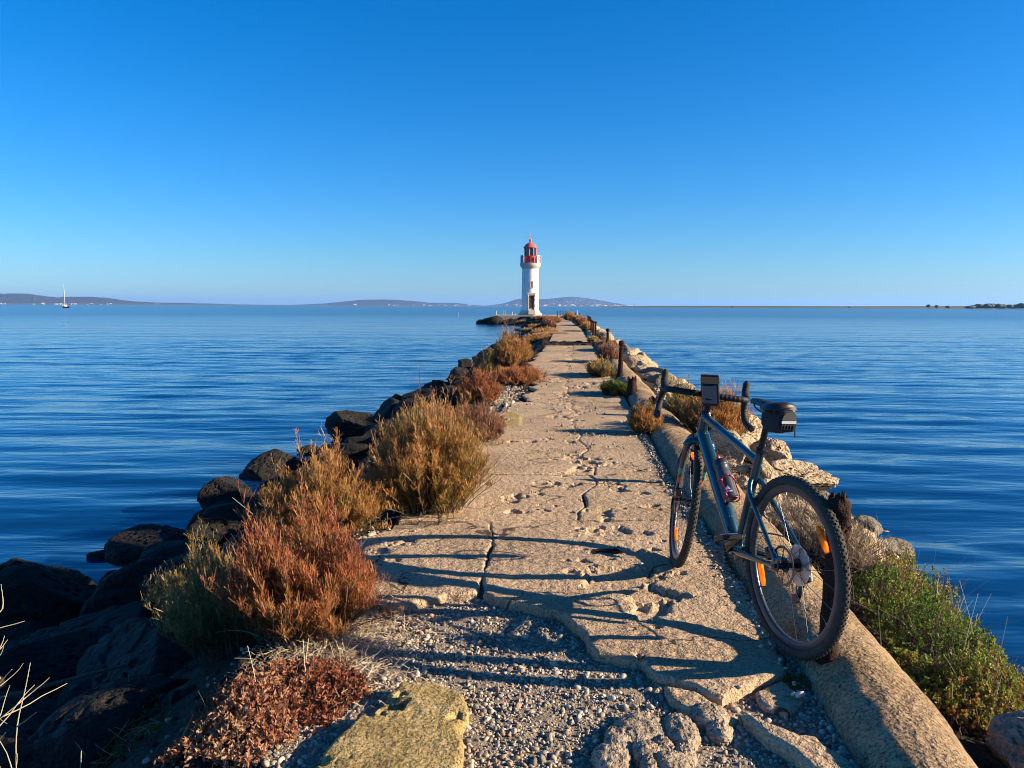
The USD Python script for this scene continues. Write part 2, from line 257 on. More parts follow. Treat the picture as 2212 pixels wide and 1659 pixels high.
# ---------------------------------------------------------------- the pier's course
YL = [-6, 2, 3, 4.5, 6, 8, 10, 12, 19, 30, 54, 82, 98, 106, 110, 124]
XL = [-.7, -.72, -.76, -.84, -.60, -.45, -.2, -.05, .45, 1.35, 3.0, 4.55, 4.7, 3.0, -1.0, -1.0]
YR = [-6, 2, 2.9, 3.3, 4.3, 4.83, 6.1, 8, 10.1, 14.6, 19, 27.5, 46.8, 74, 95, 104, 110, 124]
XR = [1.02, 1.04, 1.12, 1.135, 1.185, 1.21, 1.30, 1.46, 1.62, 1.98, 2.30, 2.92, 4.36, 5.6, 5.9, 6.2, 7.6, 7.6]
xl = lambda y: np.interp(y, YL, XL)
xr = lambda y: np.interp(y, YR, XR)
wl = lambda y: np.interp(y, [-6, 3, 7, 9, 14, 18.6, 29.5, 41, 54.6, 70, 90, 104, 110, 124], [3.6, 3.6, 3.3, 3.1, 3.1, 2.8, 3.0, 3.4, 2.7, 3.2, 3.6, 3.6, 2.6, 2.6])
wr = lambda y: np.interp(y, [-6, 3, 4.7, 8, 11, 15, 32, 57, 78, 124], [1.4, 1.4, 1.5, 1.9, 2.1, 1.9, 1.75, 1.75, 2.2, 2.4])
KW = .52   # width of the rounded kerb
kw = lambda y: np.interp(y, [2.0, 2.6, 5.6], [.38, .42, .52])
def kerb_end(y): return KW * np.clip((66 - np.asarray(y, float)) / 4, 0, 1)
def zg(x, y):
    """height of the earth of the pier"""
    x, y = np.asarray(x, float), np.asarray(y, float)
    l, r = xl(y), xr(y)
    sl = (l - x) * 3.1 / wl(y)
    zl = np.interp(sl, [0, .25, .6, 1.2, 2.1, 3.1, 4.2, 6.5], [-.045, -.08, -.30, -.74, -1.10, -1.42, -1.9, -2.8])
    s = x - r; K = kw(y); o = (s - K) * 2.0 / wr(y)
    zr = np.where(s < K, -.04 - .06 * s / K, np.interp(o, [0, .25, .8, 1.4, 2.0, 3.0, 5.0], [-.10, -.16, -.42, -.78, -1.12, -1.7, -2.6]))
    zz = np.where(x < l, zl, np.where(x > r, zr, -.045))
    n = fb(np.stack([x * 1.3, y * 1.3, x * 0], -1), 4, 3) - .5
    out = np.maximum(np.clip(sl / .6, 0, 1) * (x < l), np.clip((s - K) / .4, 0, 1) * (x > r))
    zz = zz + n * .30 * out + (fb(np.stack([x * 6, y * 6, x * 0], -1), 3, 5) - .5) * (.02 + .06 * out)
    return zz - 2.5 * sstep(120, 124, y)

ys = np.r_[np.arange(-5, 2, .25), np.arange(2, 6, .05), np.arange(6, 14, .1), np.arange(14, 40, .25), np.arange(40, 124.1, .6)]
cl = np.r_[-np.geomspace(7, .05, 60), 0]; cm = np.linspace(0, 1, 26)[1:-1]; crr = np.r_[0, np.geomspace(.05, 6, 46)]
G = []
for yv in ys:
    l, r = xl(yv), xr(yv); G.append(np.r_[l + cl, l + (r - l) * cm, r + crr])
gx = np.array(G); gy = np.repeat(ys[:, None], gx.shape[1], 1)
gv = np.c_[gx.ravel(), gy.ravel(), zg(gx, gy).ravel()]
def gridfaces(a, b):
    i, j = np.meshgrid(np.arange(a - 1), np.arange(b - 1), indexing='ij'); k = (i * b + j).ravel()
    return np.c_[k, k + 1, k + b + 1, k + b]
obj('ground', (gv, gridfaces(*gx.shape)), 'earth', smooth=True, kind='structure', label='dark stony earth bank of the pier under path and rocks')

# ---------------------------------------------------------------- water, one sheet to the horizon
WZ = -1.1
def waves(x, y):
    r = np.random.default_rng(5); h = np.zeros_like(x)
    for k in range(64):
        lam = np.exp(r.normal(np.log(.78), .45)); lam = min(max(lam, .34), 3.2)
        th = r.normal(0, .26) + .08; kx, ky = math.sin(th) * 2 * PI / lam, math.cos(th) * 2 * PI / lam
        h += .00084 * lam ** 1.0 * 2.4 * np.sin(kx * x + ky * y + r.uniform(0, 2 * PI))
    patch = .55 + .9 * fb(np.stack([x * .10, y * .25, x * 0], -1), 3, 9)
    return h * patch
wy = np.r_[-26000, -4000, -500, -60, -12, np.arange(-2, 3, .5), np.cumsum(np.r_[3, np.clip(.045 + .0032 * np.arange(560), .05, .25)])]
wy = np.r_[wy[wy < 98], 104, 112, 130, 160, 220, 320, 500, 900, 2000, 5000, 12000, 26000]
wx = np.r_[-26000, -6000, -1500, -400, -150, -80, np.arange(-66, 66.1, .19), 90, 150, 400, 1500, 6000, 26000]
WX, WY = np.meshgrid(wx, wy, indexing='xy')
amp = sstep(96, 26, WY) * sstep(66, 54, np.abs(WX)) * sstep(0, 3, WY)
wv = np.c_[WX.ravel(), WY.ravel(), (WZ + waves(WX, WY) * amp).ravel()]
obj('water', (wv, gridfaces(*WX.shape)), 'water', smooth=True, kind='structure', label='deep blue rippled lagoon water around the pier')

# ---------------------------------------------------------------- the broken concrete path
def erosion(x, y):
    c = np.interp(y, [2, 4, 6, 9, 14, 30, 100], [.55, .62, .72, .75, 1.0, 2.0, 5.5])
    w = np.interp(y, [2, 4, 6, 9, 14, 30, 100], [.30, .42, .45, .30, .5, .6, .8])
    band = np.exp(-((x - c) / w) ** 2)
    n = fb(np.stack([x * 5, y * 6, x * 0], -1), 4, 21); n2 = fb(np.stack([x * 1.3, y * 1.1, x * 0], -1), 3, 22); n3 = fb(np.stack([x * 26, y * 26, x * 0], -1), 3, 23)
    return sstep(.645, .675, n * .56 + n2 * .30 + n3 * .13 + .115 * band - .03)
def slab_top(x, y, base):
    z = base + (fb(np.stack([x * 1.2, y * 1.2, x * 0], -1), 3, 31) - .5) * .018 + (fb(np.stack([x * 9, y * 9, x * 0], -1), 3, 32) - .5) * .007 + (fb(np.stack([x * 45, y * 45, x * 0], -1), 2, 33) - .5) * .006
    e = erosion(x, y); return z - e * (.013 + .014 * fb(np.stack([x * 4, y * 4, x * 0], -1), 2, 34)) - e * .008 * fb(np.stack([x * 40, y * 40, x * 0], -1), 2, 35)
def slab(poly, res, base=0., thick=.10, mname='concrete', seed=0, label=None, rough=.5, soft=.012):
    """a broken slab: an uneven top, crumbled edges and a skirt"""
    r = np.random.default_rng(100 + seed)
    P = Polygon(poly).buffer(0)
    ring = np.array(P.exterior.segmentize(res * 1.2).coords)[:-1]
    e = fb(np.c_[ring[:, :2] * 5, np.full(len(ring), seed)], 4, 41) - .5
    e2 = fb(np.c_[ring[:, :2] * 22, np.full(len(ring), seed)], 2, 43) - .5
    nx = np.roll(ring, -1, 0) - np.roll(ring, 1, 0); nx = np.c_[nx[:, 1], -nx[:, 0]]; nx /= np.linalg.norm(nx, axis=1, keepdims=True) + 1e-9
    ring = ring + nx * (e * .16 + e2 * .03)[:, None] * rough
    P = Polygon(ring).buffer(0)
    if P.geom_type != 'Polygon': P = max(P.geoms, key=lambda g: g.area)
    ring = np.array(P.exterior.segmentize(res * 1.3).coords)[:-1]
    x0, y0, x1, y1 = P.bounds
    X, Y = np.meshgrid(np.arange(x0, x1, res), np.arange(y0, y1, res)); X = X + (np.arange(X.shape[0]) % 2)[:, None] * res / 2
    q = np.c_[X.ravel(), Y.ravel()] + r.uniform(-.15, .15, (X.size, 2)) * res
    q = q[shapely.contains_xy(P.buffer(-res * .55), q[:, 0], q[:, 1])]
    inner = np.array(P.buffer(-min(.012, res)).exterior.segmentize(res).coords)[:-1] if res < .03 and P.buffer(-min(.012, res)).geom_type == 'Polygon' else np.zeros((0, 2))
    pts = np.vstack([ring, q, inner]); n = len(ring)
    d = Delaunay(pts); t = d.simplices; c = pts[t].mean(1); t = t[shapely.contains_xy(P, c[:, 0], c[:, 1])]
    a = pts[t]; flip = np.cross(a[:, 1] - a[:, 0], a[:, 2] - a[:, 0]) < 0; t[flip] = t[flip][:, ::-1]
    zz = slab_top(pts[:, 0], pts[:, 1], base)
    dist = shapely.distance(shapely.points(pts), P.exterior)
    zz -= soft * (1 - sstep(0, max(soft, .008) * 1.1, dist)) * (.5 + fb(np.c_[pts * 9, pts[:, :1] * 0], 2, 44))
    V = np.c_[pts, zz]; i = np.arange(n); j = (i + 1) % n
    V = np.vstack([V, np.c_[ring, zz[:n] - thick]]); b = len(pts)
    if Polygon(ring).exterior.is_ccw: S = np.c_[i, b + i, b + j, j]
    else: S = np.c_[j, b + j, b + i, i]
    F = np.vstack([t, S[:, [0, 1, 2]], S[:, [0, 2, 3]]])
    obj('slab', (V, F), mname, PATH, smooth=35, label=label)
    SLABS.append(P)
SLABS = []
PATH = thing('path', 'cracked concrete path of broken slabs and gravel leading to the lighthouse', kind='structure')
A = lambda *q: [at(u, v)[:2] for u, v in q]
c7 = lambda *q: A(*[((2600 + x * .7114) * 2212 / 3840, (1700 + y * .7114) * 2212 / 3840) for x, y in q])
slab(A((650, 1720), (700, 1630), (770, 1560), (868, 1482), (935, 1478), (1003, 1508), (1017, 1545), (990, 1580), (1000, 1612), (980, 1720)), .012, .02, .10, 'lichen_concrete', 1, 'flat yellow lichened slab at the near end of the path', .16, .008)
slab(A((745, 1180), (830, 1150), (1042, 1128), (1060, 1150), (1064, 1185), (1042, 1232), (1027, 1282), (965, 1286), (850, 1318), (790, 1300)), .012, .012, .09, 'concrete', 2)
slab(A((1062, 1132), (1090, 1128), (1300, 1132), (1508, 1126), (1551, 1184), (1586, 1241), (1640, 1336), (1690, 1420), (1700, 1450), (1630, 1478), (1560, 1512), (1500, 1482), (1430, 1462), (1385, 1425), (1300, 1408), (1265, 1372), (1215, 1330), (1115, 1302), (1038, 1284), (1044, 1232), (1066, 1185)), .012, .012, .09, 'concrete', 3)
slab(c7((232, 1385), (300, 1388), (430, 1440), (560, 1500), (650, 1505), (700, 1560), (840, 1640), (900, 1760), (700, 1760), (520, 1580), (380, 1500)), .012, .02, .09, 'concrete', 4, None, .3)
slab(A((1440, 1480), (1500, 1492), (1555, 1520), (1590, 1545), (1560, 1565), (1505, 1545), (1452, 1500)), .012, .0, .07, 'concrete', 5, None, .3)
slab(A((1640, 1485), (1690, 1462), (1735, 1500), (1700, 1530), (1655, 1520)), .012, -.006, .07, 'concrete', 6, None, .4)
yb = [4.80, 6.15, 8.35, 11.0, 14.2, 18.0, 22.5, 27.0]
LX = {4.80: -.80, 6.15: -.18, 8.35: -.12, 11.0: .05}
for k in range(len(yb) - 1):
    a, b = yb[k] + .015, yb[k + 1] - .015; res = .016 if k < 2 else .03 if k < 4 else .07
    l = lambda y: xl(y) + .05; r_ = lambda y: xr(y) - .03
    mid = lambda y: np.interp(y, [4.8, 6.15, 8.35, 11, 14.2, 18, 27], [.42, .66, .72, .83, 1.05, 1.35, 2.1])
    n = 9; yy = np.linspace(a, b, n); tw = np.interp(np.linspace(0, 8, n), np.arange(9), np.random.default_rng(k).normal(0, .045, 9))
    if k == 3:   # bitten out on the left, the dark hollow by the bushes
        lx = np.array([.20, .23, .17, .33, .42, .30, .46, .36, .28])
    else: lx = l(yy) + np.random.default_rng(50 + k).normal(0, .04, n)
    slab(list(np.c_[lx, yy]) + list(np.c_[mid(yy) + tw - .004, yy])[::-1], res, .0 + .004 * (k % 2), .09, 'concrete', 10 + k, None, .14, .008)
    slab(list(np.c_[mid(yy) + tw + .004, yy]) + list(np.c_[r_(yy), yy])[::-1], res, .006 - .004 * (k % 3), .09, 'concrete', 20 + k, None, .14, .008)
for k, (a, b) in enumerate(((30.2, 38), (38.1, 50), (50.2, 66), (66.2, 84), (84.2, 106))):
    yy = np.linspace(a, b, 8); slab(list(np.c_[xl(yy) + .1, yy]) + list(np.c_[xr(yy) - .05, yy])[::-1], .2, .0, .09, 'concrete', 30 + k)
slab([(-.72, 9.1), (-.15, 8.6), (.12, 8.75), (.15, 9.5), (.05, 9.9), (-.4, 9.7)], .03, .01, .09, 'lichen_concrete', 40, 'flat yellowish slab piece by the bushes')
# worn stones set in the path at the bottom right
m2 = lambda x, y: at((2000 + x * .5877) * 2212 / 3840, (2400 + y * .5877) * 2212 / 3840)
for k, (x, y, w, h) in enumerate(((690, 530, 330, 170), (945, 545, 200, 190), (1120, 455, 230, 120), (550, 620, 170, 190), (500, 720, 220, 150), (720, 690, 170, 110), (830, 650, 130, 120), (1190, 550, 150, 110), (880, 760, 210, 100), (970, 690, 130, 100), (740, 770, 110, 90))):
    p = m2(x, y); s = .5877 * 4 / 15 / FPX * math.hypot(p[1], EYE) * 1.02
    ic = trimesh.creation.icosphere(4); v = np.array(ic.vertices)
    nn = fb(v * 1.6 + k * 7, 4, 50 + k) - .5
    v = v * (1 + .36 * nn[:, None]); v[:, 2] = np.sign(v[:, 2]) * np.abs(v[:, 2]) ** .8
    v = v * [w * s / 2, h * s * .95, .038] + (fb(v * 7, 3, 60 + k) - .5)[:, None] * .012
    obj('stone', (v + [p[0], p[1], -.036 + .006 * (k % 3)], ic.faces), 'mortar_stone', PATH, smooth=True)

# gravel: thousands of pebbles
def pebble_shape(k):
    ic = trimesh.creation.icosphere(1 if k else 2); v = np.array(ic.vertices)
    return v * (1 + .5 * (fb(v * 1.3 + k * 11, 2, 70 + k) - .5))[:, None] * [1, .78, .55], np.array(ic.faces)
def instancer(name, pts, scale, mname, shapes, parent='/World', seed=0, tilt=.5, **k):
    r = np.random.default_rng(seed); p = numbered(f'{parent}/{name}')
    pi = UsdGeom.PointInstancer.Define(stage, p)
    pr = []
    for n, s in enumerate(shapes):
        q = f'{p}/piece_{n:03d}'; usdkit.mesh(stage, q, s, MATS[mname], True); pr.append(q)
    pi.CreatePrototypesRel().SetTargets([Sdf.Path(q) for q in pr])
    n = len(pts); pi.CreateProtoIndicesAttr(Vt.IntArray.FromNumpy(r.integers(0, len(shapes), n).astype(np.int32)))
    pi.CreatePositionsAttr(Vt.Vec3fArray.FromNumpy(np.asarray(pts, np.float32)))
    ax = r.normal(size=(n, 3)) * [tilt, tilt, 1]; ang = r.uniform(0, PI, n); ax /= np.linalg.norm(ax, axis=1, keepdims=True)
    pi.CreateOrientationsAttr(Vt.QuathArray([Gf.Quath(float(math.cos(a)), *(float(math.sin(a) * t) for t in x)) for a, x in zip(ang, ax)]))
    pi.CreateScalesAttr(Vt.Vec3fArray.FromNumpy(np.repeat(np.asarray(scale)[:, None], 3, 1).astype(np.float32)))
    keys(pi.GetPrim(), **k)
    return p
KW = .52
def rock_mesh_small(k):
    ic = trimesh.creation.icosphere(2); v = np.array(ic.vertices); rr_ = np.random.default_rng(k + 5); N = rr_.normal(size=(7, 3)); N /= np.linalg.norm(N, axis=1, keepdims=True)
    q = v @ N.T; rad = np.minimum(1, np.where(q > .05, rr_.uniform(.6, .95, 7) / np.maximum(q, .05), 9).min(1)); return v * (rad * (1 + .3 * (fb(v * 3 + k, 3, k) - .5)))[:, None] * [1.2, 1, .7], np.array(ic.faces)
U = shapely.union_all(SLABS); shapely.prepare(U)
def scatter(n, x0, x1, y0, y1, seed, dens=None):
    r = np.random.default_rng(seed); q = np.c_[r.uniform(x0, x1, n), r.uniform(y0, y1, n)]
    if dens is not None: q = q[r.uniform(size=n) < dens(q[:, 0], q[:, 1])]
    return q
q = scatter(40000, -.9, 1.25, 1.9, 4.0, 1)
q = q[~shapely.contains_xy(U, q[:, 0], q[:, 1]) & (q[:, 0] > xl(q[:, 1]) - .05) & (q[:, 0] < xr(q[:, 1]) + .03)]
r = np.random.default_rng(2); sz = np.exp(r.normal(math.log(.0046), .46, len(q))); sz = np.clip(sz, .0025, .017)
gp = [np.c_[q, np.full(len(q), -.037) + sz * .3]]; gs = [sz]
q = scatter(60000, -.5, 2.0, 2.2, 13, 3, lambda x, y: (erosion(x, y) > .6) * np.clip(4.5 / y, .15, 1) ** 1.5)
q = q[(q[:, 0] > xl(q[:, 1])) & (q[:, 0] < xr(q[:, 1]) - .03)][:9000]; sz = np.clip(np.exp(r.normal(math.log(.0065), .4, len(q))), .003, .02) * np.clip(q[:, 1] / 6, 1, 1.7)
gp.append(np.c_[q, np.full(len(q), -.036) + sz * .3]); gs.append(sz)
q = scatter(14000, -.6, 2.2, 2.6, 18, 71, lambda x, y: np.exp(-((x - np.interp(y, [2, 6, 9, 16], [.5, .72, .75, 1.1])) / .38) ** 2) * np.clip(6 / y, .2, 1) * sstep(.42, .62, fb(np.stack([x * 1.8, y * 1.2, x * 0], -1), 3, 62))); q = q[shapely.contains_xy(U, q[:, 0], q[:, 1])]; sz = np.clip(np.exp(r.normal(math.log(.0045), .5, len(q))), .002, .018) * np.clip(q[:, 1] / 6, 1, 1.6)
gp.append(np.c_[q, slab_top(q[:, 0], q[:, 1], .010) + sz * .2]); gs.append(sz)
yy = r.uniform(2, 9, 2600); q = np.c_[xr(yy) - np.abs(r.normal(0, .05, len(yy))) + .01, yy]; sz = np.clip(np.exp(r.normal(math.log(.0075), .4, len(q))), .003, .02)
on = shapely.contains_xy(U, q[:, 0], q[:, 1]); gp.append(np.c_[q, np.where(on, slab_top(q[:, 0], q[:, 1], .012) + .003, -.03)]); gs.append(sz)
yy = r.uniform(2.2, 16, 4200); q = np.c_[xl(yy) + r.normal(-.12, .16, len(yy)), yy]; sz = np.clip(np.exp(r.normal(math.log(.008), .45, len(q))), .003, .03) * np.clip(yy / 7, 1, 1.6)
on = shapely.contains_xy(U, q[:, 0], q[:, 1]); gp.append(np.c_[q, np.where(on, slab_top(q[:, 0], q[:, 1], .008) + .002, zg(q[:, 0], q[:, 1]) + .004)]); gs.append(sz)
instancer('gravel', np.vstack(gp), np.concatenate(gs), 'pebble', [pebble_shape(k) for k in range(5)], seed=4, kind='stuff', label='grey and tan pebbles filling the broken parts of the path')
q = scatter(900, -3.2, -.9, 2.0, 9.5, 55); q = q[q[:, 0] < xl(q[:, 1]) - .15]; sz = np.clip(np.exp(r.normal(math.log(.018), .5, len(q))), .008, .05)
instancer('bank_stones', np.c_[q, zg(q[:, 0], q[:, 1]) + sz * .2], sz, 'dark_rock', [pebble_shape(0), *[rock_mesh_small(k) for k in range(4)]], seed=6, kind='stuff', label='small dark stones strewn over the shaded left bank')
q = scatter(1500, 1.5, 4.2, 3.2, 14, 56); q = q[q[:, 0] > xr(q[:, 1]) + KW + .1]; sz = np.clip(np.exp(r.normal(math.log(.035), .5, len(q))), .012, .12)
instancer('bank_stones', np.c_[q, zg(q[:, 0], q[:, 1]) + sz * .2], sz, 'pale_rock', [rock_mesh_small(k) for k in range(4)], seed=7, kind='stuff', label='small pale stones between the rocks of the right bank')
# bed under the pebbles
bx, by = np.meshgrid(np.linspace(-.75, 1.12, 120), np.linspace(1.9, 5, 160)); 
obj('gravel_bed', (np.c_[bx.ravel(), by.ravel(), (-.036 + .012 * (fb(np.stack([bx * 20, by * 20, bx * 0], -1), 2, 8) - .5)).ravel()], gridfaces(*bx.shape)), 'gravel_bed', PATH, smooth=True, label='packed grit under the loose pebbles')

# ---------------------------------------------------------------- rounded kerb
KERB = thing('kerb', 'long rounded concrete kerb along the right edge of the path', kind='structure')
t = np.linspace(0, 1, 25)
ks = [-5, 1.2, 5.28, 8.9, 12.3, 16.4, 21, 27, 35, 45, 56, 66]
for a, b in zip(ks[:-1], ks[1:]):
    st = .05 if a < 6 else .12 if a < 16 else .4
    yy = np.arange(a + .007, b - .007, st); yy = np.r_[yy, b - .007]
    V = []
    for yv in yy:
        w, hgt = float(kw(yv)), .155
        px = xr(yv) + w * t; pz = hgt * np.clip(1 - np.abs(2 * t - 1) ** 2.3, 0, 1) ** .62 - .03 - .07 * t
        n1 = fb(np.c_[px * 2, np.full(25, yv * 2), pz * 0], 3, 80) - .5; n2 = fb(np.c_[px * 22, np.full(25, yv * 22), pz * 0], 3, 81) - .5
        V.append(np.c_[px + n1 * .03, np.full(25, yv), pz + n1 * .05 + n2 * .016])
    V = np.vstack(V); F = gridfaces(len(yy), 25)
    obj('kerb_segment', (V, F), 'kerb_concrete', KERB, smooth=True)
def zk(x, y):
    tt = np.clip((x - xr(y)) / KW, 0, 1); return .155 * np.clip(1 - abs(2 * tt - 1) ** 2.3, 0, 1) ** .62 - .03 - .07 * tt

# ---------------------------------------------------------------- far shores
PX = lambda u: u * 1024 / 2212                       # photograph column to a bearing
def far_x(px, d): return (px - 512) / FPX * d
def ridge(name, prof, d, depth, mname, step=1.0, label=None, rough=.10, peak=.45, **k):
    """a ridge of hills at distance d: prof is (bearing px, height in px) along it"""
    pr = np.array(prof, float); u = np.arange(pr[0, 0], pr[-1, 0] + step, step)
    tt = np.linspace(0, 1, 15); hh = np.interp(u, pr[:, 0], pr[:, 1]) * d / FPX
    shape = np.sin(np.clip(tt / (2 * peak), 0, 1) * PI / 2) * (tt <= peak) + (tt > peak) * np.cos(np.clip((tt - peak) / (1 - peak), 0, 1) * PI / 2)
    V = []
    for a, h in zip(u, hh):
        dd = d + depth * tt; n = fb(np.c_[np.full(15, a * .25), tt * 9, tt * 0], 4, 90) - .5
        hv = h * shape * (1 + depth * tt / d) * (1 + rough * 2 * n * (shape < .97)) + h * .05 * n
        V.append(np.c_[far_x(a, 1) * dd, dd, WZ - .4 + np.where((tt == 0) | (tt == 1), -.6, hv)])
    obj(name, (np.vstack(V), gridfaces(len(u), 15)[:, ::-1]), mname, smooth=True, kind='structure', label=label, **k)
ridge('hills', [(-60, 9), (0, 10.6), (14, 11.1), (30, 11.0), (46, 8.8), (60, 7.4), (72, 8.1), (93, 8.1), (109, 7.2), (125, 4.9), (139, 3.5), (162, 2.6), (185, 2.4), (208, 1.9), (231, 1.3), (255, .9), (279, .2)], 8200, 1400, 'hill_scrub', label='long blue wooded hills on the far left shore')
ridge('hills', [(284, .2), (301, 1.1), (324, 2.2), (343, 4.1), (361, 6.0), (380, 6.6), (398, 6.2), (417, 4.9), (428, 3.6), (440, 3.4), (458, 3.3), (470, 1.6), (486, .5), (500, .2)], 10500, 1300, 'hill_scrub', label='low blue hills left of the lighthouse')
ridge('hills', [(486, .6), (501, 2.6), (508, 4.4), (515, 7.0), (521, 7.7), (539, 7.4), (547, 7.6), (558, 8.8), (566, 9.8), (571, 10.0), (579, 9.4), (587, 8.4), (595, 7.1), (604, 5.7), (612, 4.2), (620, 2.9), (629, 1.1), (635, .2)], 12000, 1500, 'hill_scrub', label='rounded hill dotted with houses behind the lighthouse')
ridge('shore', [(-70, 1.7), (0, 1.6), (60, 1.8), (130, 1.5), (240, 1.0), (300, .6), (420, .8), (520, .8), (640, .7), (660, .5)], 7000, 500, 'shore_scrub', 2., 'low built up shore below the hills')
ridge('shore', [(600, 1.2), (640, 1.7), (680, 2.0), (760, 2.2), (850, 2.3), (920, 2.7), (1000, 3.1), (1100, 3.4)], 2400, 160, 'far_foliage', 2., 'low dark strip of land along the right horizon')
# the wood at the right end of the strip, and single trees left of it
rb = np.random.default_rng(8)
def crown(c, rx, rz, k, sub=2):
    ic = trimesh.creation.icosphere(sub); v = np.array(ic.vertices)
    return mv((v * (1 + .7 * (fb(v * 2.2 + k * 3.7, 3, k) - .5))[:, None] * [rx, rx, rz], ic.faces), t=c)
ms = []
for k in range(130):
    px = rb.uniform(965, 1130); d = rb.uniform(1480, 1640); top = np.interp(px, [965, 975, 990, 1005, 1024, 1130], [2.5, 5.0, 5.6, 5.0, 6.4, 7.5]) * 1550 / FPX * rb.uniform(.75, 1.05)
    ms.append(crown((far_x(px, d), d, WZ + top * .62), rb.uniform(5, 9), top * .40, k))
obj('pine_wood', cat(*ms), 'far_foliage', smooth=True, kind='stuff', label='dark wood of low pines at the right end of the far shore')
for k, (px, h, w, lab) in enumerate(((927, 4.6, 10, 'leftmost and roundest of the lone dark trees before the far wood'), (934.5, 4.0, 8, 'narrow dark tree second along the bare far shore'), (946, 3.4, 11, 'broad low dark tree just left of the far wood'), (847, 1.9, 7, 'solitary small bush tree in the middle of the right shore'), (731, 2.0, 8, 'small dark tree alone on the far shore nearest the lighthouse'))):
    d = 1560 if k < 3 else 2380; T = thing('tree', lab, 'tree', (far_x(px, d), d, WZ)); hm = h * d / FPX
    obj('trunk', tube([(0, 0, 0), (.2, 0, hm * .5), (0, 0, hm * .75)], [.4, .3, .15], 6), 'bark_brown', T)
    obj('crown', cat(*[crown((rb.uniform(-.3, .3) * w, rb.uniform(-2, 2), hm * rb.uniform(.6, .75)), w * rb.uniform(.3, .45), hm * .28, k * 9 + j) for j in range(5)]), 'far_foliage', T, smooth=True)
T = thing('beacon_tower', 'thin lattice beacon tower on the far shore right of the hill', 'tower', (far_x(632.8, 2600), 2600, WZ))
obj('mast', cat(*[tube([(sx * 1.6, sy * 1.6, 0), (sx * .4, sy * .4, 10.5)], .22, 5) for sx in (-1, 1) for sy in (-1, 1)], *[box(3.2 - h * .23, 3.2 - h * .23, .25, (0, 0, h)) for h in (2, 4.5, 7, 9.5)]), 'iron_grey', T)
obj('top', cat(box(1.6, 1.6, .9, (0, 0, 10.8)), tube([(0, 0, 11), (0, 0, 13)], .15, 5)), 'iron_grey', T)
# houses
def house(w, dp, h, roof):
    v = [(-w, -dp, 0), (w, -dp, 0), (w, dp, 0), (-w, dp, 0), (-w, -dp, h), (w, -dp, h), (w, dp, h), (-w, dp, h), (-w, 0, h + roof), (w, 0, h + roof)]
    f = [(0, 1, 5), (0, 5, 4), (1, 2, 6), (1, 6, 5), (2, 3, 7), (2, 7, 6), (3, 0, 4), (3, 4, 7), (4, 5, 9), (4, 9, 8), (6, 7, 8), (6, 8, 9), (5, 6, 9), (7, 4, 8)]
    return np.array(v, float), np.array(f)
def houses(n, u0, u1, topfun, d, depth, size, label, group, mats, seed, low=.0):
    r = np.random.default_rng(seed)
    for k in range(n):
        px = r.uniform(u0, u1); hp = r.uniform(low, 1) ** 1.3 * topfun(px); t_ = np.arcsin(min(.98, hp / max(topfun(px), .1))) / (PI / 2) * .9 * .5
        dd = d + depth * t_ * .9 - 20; s = size * r.uniform(.6, 1.3)
        m = mv(house(s * r.uniform(.8, 1.7), s * .6, s * r.uniform(.7, 1.1), s * .3), rot('z', r.uniform(-.5, .5)), (far_x(px, dd), dd, WZ + hp * d / FPX * .98 - 1))
        obj('house', m, mats[k % len(mats)], label=label, cat='house', group=group)
hill3 = lambda p: np.interp(p, [501, 515, 547, 571, 587, 604, 620, 632], [2.0, 5.4, 6.4, 8.6, 7.3, 4.8, 2.2, .6])
houses(80, 548, 630, hill3, 12000, 1500, 7, 'small pale house among the trees of the rounded hill', 'houses scattered over the rounded hill', ('house_white', 'house_cream'), 5, .25)
houses(45, 505, 634, lambda p: 1.5, 11900, 1500, 15, 'pale block in the waterfront town at the foot of the rounded hill', 'waterfront blocks below the rounded hill', ('house_white', 'house_cream', 'house_white', 'house_roof'), 6)
houses(26, 0, 180, lambda p: 1.3, 6950, 500, 7, 'pale low building on the left shore under the long hills', 'buildings along the left shore', ('house_cream', 'house_white', 'house_cream', 'house_roof'), 7)
houses(20, 355, 470, lambda p: 1.3, 10300, 1300, 10, 'whitish block on the shore below the low hills left of the lighthouse', 'blocks on the shore left of the lighthouse', ('house_white', 'house_cream'), 9)

# ---------------------------------------------------------------- sailing boat
D = 560; T = thing('sailing_boat', 'small moored sailing boat with white deck and orange red hull', 'boat', (far_x(PX(145), D), D, WZ), rotz=168 - 35)
xs = np.linspace(-5.2, 6.2, 19); sec = []
for q in xs:
    w = 1.75 * (1 - max(0, (q + 1) / 7.3) ** 2.2) ** .8 * (1 if q > -4 else .88 + .1 * (q + 5.2)); sh = 1.15 + .012 * (q + 2) ** 2
    a = np.linspace(0, PI, 13); sec.append(np.c_[np.full(13, q + .06 * 0), np.cos(a) * (w + .01), sh - (sh + .5) * np.sin(a) ** .65])
sec = np.array(sec); H = (sec.reshape(-1, 3), gridfaces(19, 13)); zc = lambda m, lo, hi: None
tm = trimesh.Trimesh(*cat(H), process=False)
cut = trimesh.intersections.slice_mesh_plane(tm, [0, 0, 1], [0, 0, .80]); cut2 = trimesh.intersections.slice_mesh_plane(tm, [0, 0, -1], [0, 0, .80])
obj('hull', (cut2.vertices, cut2.faces), 'hull_red', T, smooth=40); obj('topside', (cut.vertices, cut.faces), 'hull_white', T, smooth=40)
dk = np.vstack([sec[:, 0], sec[::-1, -1]]); dk[:, 2] -= .05
obj('deck', (np.vstack([dk, [[0, 0, 1.12]]]), np.array([(i, (i + 1) % 38, 38) for i in range(38)])), 'hull_white', T)
obj('cabin', cat(box(4.2, 1.9, .6, (.6, 0, 1.45), .2)), 'hull_white', T)
